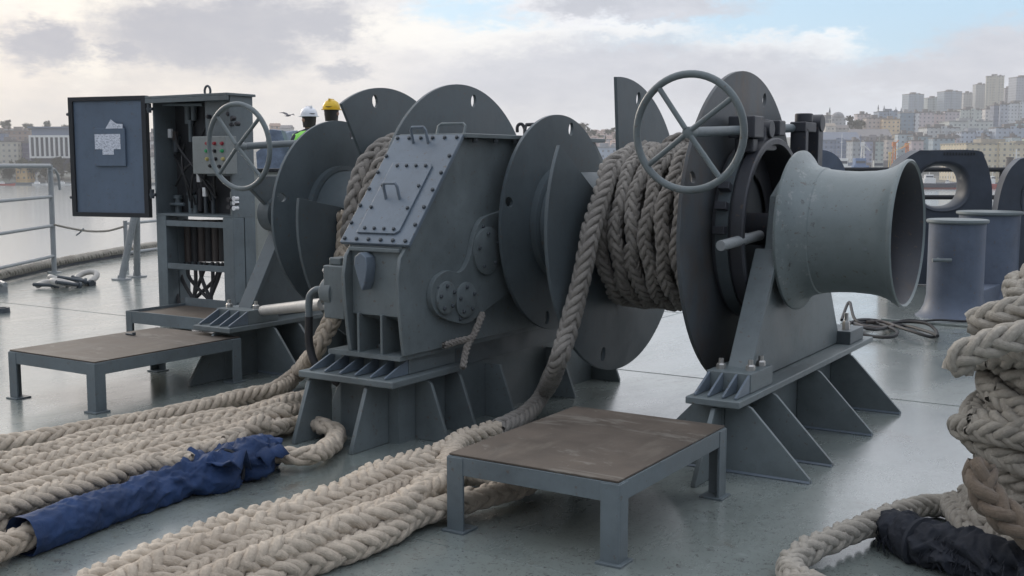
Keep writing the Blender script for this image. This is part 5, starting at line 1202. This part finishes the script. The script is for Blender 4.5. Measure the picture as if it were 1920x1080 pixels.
# ================================================================== PEOPLE AND BIRD
def skin_body(name, pts, edges, radii, mat, parent, root_i=0, sub=2):
    me = bpy.data.meshes.new(name); me.from_pydata(pts, edges, []); me.update(); me.materials.append(MATS[mat])
    o = bpy.data.objects.new(name, me); COL.objects.link(o); o.parent = parent
    sk = o.modifiers.new('skin', 'SKIN'); sk.use_smooth_shade = True
    for i, r in enumerate(radii): me.skin_vertices[0].data[i].radius = (r, r)
    me.skin_vertices[0].data[root_i].use_root = True
    s_ = o.modifiers.new('sub', 'SUBSURF'); s_.levels = sub; s_.render_levels = sub
    return o
def person(px, ytop, D, face, helmet, vest, label, z0=0.0):
    top = onD(px, ytop, D); H = top.z - z0 - .035; k = H / 1.78
    root = empty('person', (top.x, top.y, z0), label, 'person'); root.rotation_euler = (0, 0, face)      # local +Y is ahead
    J = {}; pts = []; ed = []; rad = []
    def j(n, p, r, parent=None):
        J[n] = len(pts); pts.append(tuple(Vector(p) * k)); rad.append(r * k)
        if parent: ed.append((J[parent], J[n]))
    j('pelvis', (0, 0, .95), .135); j('belly', (0, .01, 1.10), .13, 'pelvis'); j('chest', (0, 0, 1.30), .15, 'belly'); j('collar', (0, -.01, 1.44), .10, 'chest'); j('neck', (0, .01, 1.53), .055, 'collar')
    for s, n in ((1, 'r'), (-1, 'l')):
        j('hip' + n, (s * .10, 0, .90), .10, 'pelvis'); j('knee' + n, (s * .11, .03, .50), .065, 'hip' + n); j('ankle' + n, (s * .115, -.02, .09), .045, 'knee' + n); j('ball' + n, (s * .125, .10, .045), .042, 'ankle' + n); j('toe' + n, (s * .13, .19, .035), .032, 'ball' + n)
        j('sho' + n, (s * .20, -.01, 1.42), .068, 'collar'); j('elb' + n, (s * .27, -.02, 1.14), .048, 'sho' + n); j('wri' + n, (s * .25, .16, .98), .032, 'elb' + n); j('palm' + n, (s * .24, .23, .95), .030, 'wri' + n)
    body = skin_body('body', pts, ed, rad, 'dark cloth', root)
    for s in (1, -1):
        for f in range(4):
            b = Vector((s * (.215 + .017 * f), .26, .945)); L = (.075, .085, .08, .062)[f]
            skin_body('finger', [tuple(b * k), tuple((b + Vector((0, L * .5, -.012))) * k), tuple((b + Vector((0, L * .8, -.045))) * k)], [(0, 1), (1, 2)], [.009 * k, .008 * k, .007 * k], 'skin', body, 0, 1)
        b = Vector((s * .21, .215, .95)); skin_body('thumb', [tuple(b * k), tuple((b + Vector((-s * .03, .03, -.012))) * k), tuple((b + Vector((-s * .03, .06, -.03))) * k)], [(0, 1), (1, 2)], [.011 * k, .01 * k, .008 * k], 'skin', body, 0, 1)
    # head: shaped rings with nose, brow, chin, ears
    mb = MB(); vs = []; fs = []; n = 24; zz = [1.50, 1.53, 1.555, 1.58, 1.61, 1.64, 1.67, 1.70, 1.73, 1.76, 1.78]
    wx = [.045, .052, .058, .066, .072, .076, .078, .077, .07, .05, .01]; wy = [.05, .058, .072, .085, .092, .097, .10, .10, .09, .062, .01]; oy = [0, .005, .012, .012, .01, .008, .004, 0, -.004, -.006, -.006]
    for i, z in enumerate(zz):
        for q in range(n):
            a = 2 * math.pi * q / n; x, y = math.sin(a) * wx[i], math.cos(a) * wy[i] + oy[i]
            if abs(math.sin(a)) < .3 and math.cos(a) > 0: y += {4: .022, 5: .016, 3: .004, 6: .006}.get(i, 0) * (1 - abs(math.sin(a)) / .3)
            if math.cos(a) > 0 and .3 < abs(math.sin(a)) < .62 and i == 5: y -= .008
            vs.append(Vector((x, y, z)) * k)
    for i in range(len(zz) - 1):
        for q in range(n): q2 = (q + 1) % n; fs.append([i * n + q, i * n + q2, (i + 1) * n + q2, (i + 1) * n + q])
    mb.add(vs, fs)
    for s in (1, -1): mb.lathe([(-.008, .02), (0, .03), (.012, .026)], Vector((s * .078, -.01, 1.635)) * k, (s, -.3, 0), 12, cap=True)
    head = loc_build(mb, 'head', 'skin', root, ang=80)
    mb = MB()
    for s in (1, -1): mb.lathe([(-.006, .010), (.0, .011), (.005, .006)], Vector((s * .03, .092, 1.645)) * k, (0, 1, 0), 10, cap=True)
    loc_build(mb, 'eyes', 'hair', head)
    mb = MB(); mb.box(-.022 * k, .022 * k, .083 * k, .092 * k, 1.572 * k, 1.579 * k); loc_build(mb, 'mouth', 'copper hose', head)
    mb = MB(); vs = []; fs = []
    for i, z in enumerate((1.54, 1.58, 1.63, 1.68, 1.72)):
        for q in range(17):
            a = math.pi * (.42 + 1.16 * q / 16); vs.append(Vector((math.sin(a) * (.07 + .004 * i) * 1.12, math.cos(a) * (.078 + .006 * i) * 1.1, z)) * k)
    for i in range(4):
        for q in range(16): fs.append([i * 17 + q, i * 17 + q + 1, (i + 1) * 17 + q + 1, (i + 1) * 17 + q])
    mb.add(vs, fs); loc_build(mb, 'hair', 'hair', head, ang=80)
    mb = MB(); r0 = .112 * k; c = Vector((0, 0, 1.685 * k))
    mb.lathe([(0, r0 * .98), (.004 * k, r0 * 1.0), (.05 * k, r0 * .96), (.09 * k, r0 * .78), (.115 * k, r0 * .48), (.128 * k, .01)], c, (0, 0, 1), 28)
    br = []; 
    for q in range(28):
        a = 2 * math.pi * q / 28; e = 1.14 + (.24 if math.cos(a) > .6 else 0) * math.cos(a); br.append((math.sin(a) * r0 * e, math.cos(a) * r0 * e))
    mb.prismZ(br, c.z - .004, c.z + .004); mb.box(-.012 * k, .012 * k, -.08 * k, .08 * k, c.z + .10 * k, c.z + .134 * k)
    loc_build(mb, 'helmet', helmet, root, ang=50)
    if vest:
        mb = MB(); prof = [(-.02, .20), (.0, .205), (.2, .215), (.33, .215), (.40, .19), (.435, .135), (.45, .09)]
        vs = []; fs = []
        for (t, r) in prof:
            for q in range(28): a = 2 * math.pi * q / 28; vs.append(Vector((math.cos(a) * r * 1.18, math.sin(a) * r * .95, 1.05 + t)) * k)
        for i in range(len(prof) - 1):
            for q in range(28): q2 = (q + 1) % 28; fs.append([i * 28 + q, i * 28 + q2, (i + 1) * 28 + q2, (i + 1) * 28 + q])
        mb.add(vs, fs); loc_build(mb, 'vest', 'hi vis', root, ang=80)
    return root
hz_ = .40; hc_ = onD(598, 300, 14.2); root = empty('deck_hatch', (hc_.x, hc_.y, 0), 'low grey deck hatch the two helmeted workers stand on', 'hatch'); root.rotation_euler = (0, 0, YAW)
mb = MB(); mb.box(-.7, .8, -.6, .8, 0, hz_ - .05); loc_build(mb, 'coaming', 'grey paint', root, bevel=.01)
mb = MB(); mb.box(-.75, .85, -.65, .85, hz_ - .049, hz_); loc_build(mb, 'lid', 'light grey paint', root, bevel=.01)
person(579, 199, 14.0, YAW + R(35), 'white helmet', True, 'worker in a white helmet and yellow green vest behind the small left flange', hz_)
person(621, 186, 14.3, YAW - R(10), 'yellow helmet', False, 'worker in a yellow helmet partly hidden by the tall flange sector', hz_)
D = 70; c = onD(540, 217, D); root = empty('seagull', c, 'dark gull gliding low over the left skyline', 'bird'); root.rotation_euler = (0, 0, YAW + .2)
mb = MB(); vs = []; fs = []
for i, (t, r) in enumerate([(-.24, .01), (-.17, .035), (-.05, .06), (.06, .055), (.13, .035), (.19, .04), (.23, .03), (.28, .008)]):
    for q in range(10): a = 2 * math.pi * q / 10; vs.append(Vector((t, math.cos(a) * r, math.sin(a) * r * .9)))
for i in range(7):
    for q in range(10): q2 = (q + 1) % 10; fs.append([i * 10 + q, i * 10 + q2, (i + 1) * 10 + q2, (i + 1) * 10 + q])
mb.add(vs, fs)
for s in (1, -1):
    w = [(.10, 0, .02), (.14, s * .22, .12), (.06, s * .40, .16), (-.10, s * .62, .10), (-.08, s * .40, .12), (-.10, s * .2, .09), (-.08, 0, .02)]
    w2 = [Vector((x, y, z + .018)) for x, y, z in w]; wv = [Vector(p) for p in w] + w2; n = len(w)
    mb.add(wv, [list(range(n)), [n + i for i in range(n)][::-1]] + [[i, (i + 1) % n, (i + 1) % n + n, i + n] for i in range(n)])
mb.add([(-.2, -.02, 0), (-.36, -.07, .01), (-.36, .07, .01), (-.2, .02, 0), (-.2, 0, .02)], [[0, 1, 2, 3], [0, 4, 1], [1, 4, 2], [2, 4, 3]])
loc_build(mb, 'body', 'gull', root, ang=60); root.scale = (1.0, 1.0, 1.0); root.rotation_euler = (.15, -.1, YAW + R(60))

# ================================================================== SKY AND LIGHT
SUN_EL, SUN_AZ = 17.0, 38.0      # degrees: height, and azimuth to the left of the view direction
sdir = (Matrix.Rotation(YAW + R(SUN_AZ), 4, 'Z') @ Vector((0, 1, 0))) * math.cos(R(SUN_EL)) + Vector((0, 0, math.sin(R(SUN_EL))))
w = bpy.data.worlds.new('World'); S.world = w; w.use_nodes = True; t = w.node_tree; t.nodes.clear()
nw = lambda typ, **kw: (lambda x: [setattr(x, k, v) for k, v in kw.items()] and x or x)(t.nodes.new(typ))
ln = t.links.new
def wm(op, a, b=None, c=None):
    x = t.nodes.new('ShaderNodeMath'); x.operation = op
    for k, v in ((0, a), (1, b), (2, c)):
        if v is None: continue
        if isinstance(v, (int, float)): x.inputs[k].default_value = v
        else: ln(v, x.inputs[k])
    return x.outputs[0]
def wmix(f, a, b):
    x = t.nodes.new('ShaderNodeMix'); x.data_type = 'RGBA'
    for k, v in ((0, f), (6, a), (7, b)):
        if isinstance(v, (int, float)): x.inputs[k].default_value = v
        elif isinstance(v, tuple): x.inputs[k].default_value = (*v, 1)
        else: ln(v, x.inputs[k])
    return x.outputs[2]
tc = t.nodes.new('ShaderNodeTexCoord')
rot = t.nodes.new('ShaderNodeVectorRotate'); rot.rotation_type = 'Z_AXIS'; rot.inputs['Angle'].default_value = -YAW
ln(tc.outputs['Generated'], rot.inputs['Vector'])
sp = t.nodes.new('ShaderNodeSeparateXYZ'); ln(rot.outputs[0], sp.inputs[0])
# compass bearing and height of each sky direction, in degrees
az = wm('MULTIPLY', wm('ARCTAN2', sp.outputs[0], sp.outputs[1]), 57.2958); el = wm('MULTIPLY', wm('ARCSINE', sp.outputs[2]), 57.2958)
cv = t.nodes.new('ShaderNodeCombineXYZ'); ln(az, cv.inputs[0]); ln(wm('MULTIPLY', el, 2.2), cv.inputs[1])
def wn(scale, detail, rough, dist=0, off=0):
    x = t.nodes.new('ShaderNodeTexNoise'); x.inputs['Scale'].default_value = scale; x.inputs['Detail'].default_value = detail; x.inputs['Roughness'].default_value = rough; x.inputs['Distortion'].default_value = dist
    mp = t.nodes.new('ShaderNodeMapping'); mp.inputs['Location'].default_value = (off, off * .7, off * .3); ln(cv.outputs[0], mp.inputs[0]); ln(mp.outputs[0], x.inputs['Vector']); return x
n1 = wn(.16, 5, .62, 0); n2 = wn(.5, 4, .65, 0, 13); n3 = wn(.07, 2, .6, 0, 31)
jit = t.nodes.new('ShaderNodeVectorMath'); jit.operation = 'MULTIPLY_ADD'
sb = t.nodes.new('ShaderNodeVectorMath'); sb.operation = 'SUBTRACT'; ln(n2.outputs['Color'], sb.inputs[0]); sb.inputs[1].default_value = (.5, .5, .5)
n4 = wn(1.3, 3, .7, 0, 7); sb2 = t.nodes.new('ShaderNodeVectorMath'); sb2.operation = 'SUBTRACT'; ln(n4.outputs['Color'], sb2.inputs[0]); sb2.inputs[1].default_value = (.5, .5, .5)
jit0 = t.nodes.new('ShaderNodeVectorMath'); jit0.operation = 'MULTIPLY_ADD'; ln(sb2.outputs[0], jit0.inputs[0]); jit0.inputs[1].default_value = (1.9, 2.6, 0); ln(cv.outputs[0], jit0.inputs[2])
ln(sb.outputs[0], jit.inputs[0]); jit.inputs[1].default_value = (3.2, 4.0, 0); ln(jit0.outputs[0], jit.inputs[2])
def ang(px, py): r_ = ray(px, py).normalized(); h = Matrix.Rotation(-YAW, 4, 'Z') @ r_; return math.degrees(math.atan2(h.x, h.y)), math.degrees(math.asin(h.z)) * 2.2
def blob(px, py, rx, ry, soft=.55):
    a, e = ang(px, py); x = t.nodes.new('ShaderNodeVectorMath'); x.operation = 'SUBTRACT'; ln(jit.outputs[0], x.inputs[0]); x.inputs[1].default_value = (a, e, 0)
    y = t.nodes.new('ShaderNodeVectorMath'); y.operation = 'MULTIPLY'; ln(x.outputs[0], y.inputs[0]); k = 57.3 / FPX; y.inputs[1].default_value = (1 / (rx * k), 1 / (ry * k * 2.2), 0)
    z = t.nodes.new('ShaderNodeVectorMath'); z.operation = 'LENGTH'; ln(y.outputs[0], z.inputs[0])
    mr = t.nodes.new('ShaderNodeMapRange'); mr.interpolation_type = 'SMOOTHSTEP'; ln(z.outputs['Value'], mr.inputs[0]); mr.inputs[1].default_value = 1 + soft; mr.inputs[2].default_value = 1 - soft; mr.inputs[3].default_value = 0; mr.inputs[4].default_value = 1
    return mr.outputs[0]
def blobs(lst):
    o = None
    for b in lst: f = blob(*b); o = f if o is None else wm('MAXIMUM', o, f)
    return o
sky = t.nodes.new('ShaderNodeTexSky'); sky.sky_type = 'NISHITA'; sky.sun_disc = False; sky.sun_elevation = R(SUN_EL)
sky.sun_rotation = math.atan2(sdir.x, sdir.y); sky.air_density = 1.0; sky.dust_density = 1.5; sky.ozone_density = 1.2
skm = t.nodes.new('ShaderNodeVectorMath'); skm.operation = 'SCALE'; ln(sky.outputs[0], skm.inputs[0]); skm.inputs['Scale'].default_value = .12
# cloud deck colours: warm towards the sun, cooler away from it
warm = t.nodes.new('ShaderNodeMapRange'); ln(az, warm.inputs[0]); warm.inputs[1].default_value = 14; warm.inputs[2].default_value = -24; warm.interpolation_type = 'SMOOTHSTEP'
lowel = t.nodes.new('ShaderNodeMapRange'); ln(el, lowel.inputs[0]); lowel.inputs[1].default_value = 30; lowel.inputs[2].default_value = 0
hazy = wmix(warm.outputs[0], (.58, .62, .69), (.80, .70, .58))
upper = wmix(n3.outputs['Fac'], (.90, .94, 1.04), (1.22, 1.24, 1.28))
deckc = wmix(lowel.outputs[0], upper, hazy)
white = wmix(warm.outputs[0], (.82, .84, .85), (.92, .85, .74))
dark = wmix(warm.outputs[0], (.38, .41, .48), (.29, .305, .37))
cl = t.nodes.new('ShaderNodeMapRange'); ln(n1.outputs['Fac'], cl.inputs[0]); cl.inputs[1].default_value = .42; cl.inputs[2].default_value = .62
col = wmix(wm('MULTIPLY', cl.outputs[0], .55), deckc, wmix(warm.outputs[0], (.44, .47, .54), (.50, .48, .47)))
base_col = col
blue = blobs([(1500, 20, 260, 60, .5), (1660, 40, 230, 70, .5), (1820, 10, 260, 65, .5), (860, 18, 90, 26, .6), (1290, 75, 170, 22, .7), (930, 45, 70, 16, .7)])
bluec = wmix(.72, skm.outputs[0], (.34, .58, .80))
col = wmix(wm('MULTIPLY', blue, .95), col, bluec)
wh_ = blobs([(740, 60, 130, 30, .7), (960, 75, 150, 26, .7), (1180, 60, 120, 14, .7), (1400, 88, 110, 24, .6), (1540, 88, 70, 26, .5), (150, 15, 90, 26, .7), (170, 120, 40, 40, .8), (520, 110, 50, 18, .8)])
col = wmix(wm('MULTIPLY', wh_, .85), col, white)
mid = blobs([(1160, 130, 260, 55, .6), (1380, 150, 180, 60, .6), (1740, 140, 170, 34, .5), (1880, 100, 120, 50, .5), (1000, 160, 200, 45, .7), (1220, 14, 170, 22, .5)])
col = wmix(wm('MULTIPLY', mid, .95), col, wmix(n2.outputs['Fac'], (.36, .39, .46), (.60, .61, .66)))
dk = blobs([(85, 82, 72, 38, .5), (330, 50, 130, 52, .5), (470, 40, 130, 55, .5), (600, 45, 80, 38, .5), (500, 100, 70, 38, .6), (640, 135, 45, 18, .7), (230, 90, 40, 22, .7), (1100, 10, 80, 18, .6), (380, 90, 150, 30, .6)])
dvar = wmix(n2.outputs['Fac'], dark, wmix(.22, dark, white))
col = wmix(wm('MULTIPLY', dk, .97), col, dvar)
# below the horizon: dull sea light
below = t.nodes.new('ShaderNodeMapRange'); ln(el, below.inputs[0]); below.inputs[1].default_value = -.5; below.inputs[2].default_value = -6
detail = wmix(below.outputs[0], col, (.30, .32, .34)); col = wmix(below.outputs[0], base_col, (.30, .32, .34))
# added dimming of the unseen sky behind the camera, strongest low down, deepens shading
back = t.nodes.new('ShaderNodeMapRange'); back.interpolation_type = 'SMOOTHSTEP'; ln(sp.outputs[1], back.inputs[0]); back.inputs[1].default_value = .25; back.inputs[2].default_value = -.55; back.inputs[3].default_value = 1.0; back.inputs[4].default_value = 0.0
bel = t.nodes.new('ShaderNodeMapRange'); bel.interpolation_type = 'SMOOTHSTEP'; ln(el, bel.inputs[0]); bel.inputs[1].default_value = 2; bel.inputs[2].default_value = 50
bk_ = t.nodes.new('ShaderNodeMix'); bk_.data_type = 'RGBA'; bk_.blend_type = 'MULTIPLY'; bk_.inputs[0].default_value = 1.0; ln(col, bk_.inputs[6]); ln(wmix(back.outputs[0], wmix(bel.outputs[0], (.17, .20, .24), (.82, .88, .97)), (1, 1, 1)), bk_.inputs[7]); col = bk_.outputs[2]
bg = t.nodes.new('ShaderNodeBackground'); ln(col, bg.inputs['Color']); bg.inputs['Strength'].default_value = 1.0
bg2 = t.nodes.new('ShaderNodeBackground'); ln(detail, bg2.inputs['Color'])
# the detailed clouds lie only in the low sky ahead; elsewhere the plain cloud deck is enough
inside = wm('MULTIPLY', wm('LESS_THAN', el, 20.0), wm('LESS_THAN', wm('ABSOLUTE', az), 42.0))
ms = t.nodes.new('ShaderNodeMixShader'); ln(inside, ms.inputs[0]); ln(bg.outputs[0], ms.inputs[1]); ln(bg2.outputs[0], ms.inputs[2])
wo = t.nodes.new('ShaderNodeOutputWorld'); ln(ms.outputs[0], wo.inputs['Surface'])
w.cycles.sampling_method = 'MANUAL'; w.cycles.sample_map_resolution = 512

# the air between the ship and the town
m = bpy.data.materials.new('haze air'); m.use_nodes = True; MATS['haze air'] = m; m.node_tree.nodes.remove(m.node_tree.nodes['Principled BSDF'])
pv = m.node_tree.nodes.new('ShaderNodeVolumePrincipled'); pv.inputs['Color'].default_value = (.90, .88, .87, 1); pv.inputs['Density'].default_value = .00026; pv.inputs['Anisotropy'].default_value = .25
m.node_tree.links.new(pv.outputs[0], m.node_tree.nodes['Material Output'].inputs['Volume'])
mb = MB(); mb.box(-2900, 2900, -2900, 2900, WZ - 1.5, 175); hz = tag(mb.build('haze', 'haze air', smooth=False), kind='stuff')

sl = bpy.data.lights.new('sun', 'SUN'); so = bpy.data.objects.new('sun', sl); COL.objects.link(so)
sl.energy = 1.1; sl.angle = R(18); sl.color = (1, .90, .78)
so.rotation_euler = sdir.to_track_quat('Z', 'Y').to_euler()

S.view_settings.view_transform = 'Standard'; S.view_settings.look = 'None'; S.view_settings.exposure = .42; S.view_settings.gamma = 1
S.cycles.volume_bounces = 1; S.cycles.max_bounces = 4; S.cycles.diffuse_bounces = 2; S.cycles.glossy_bounces = 2
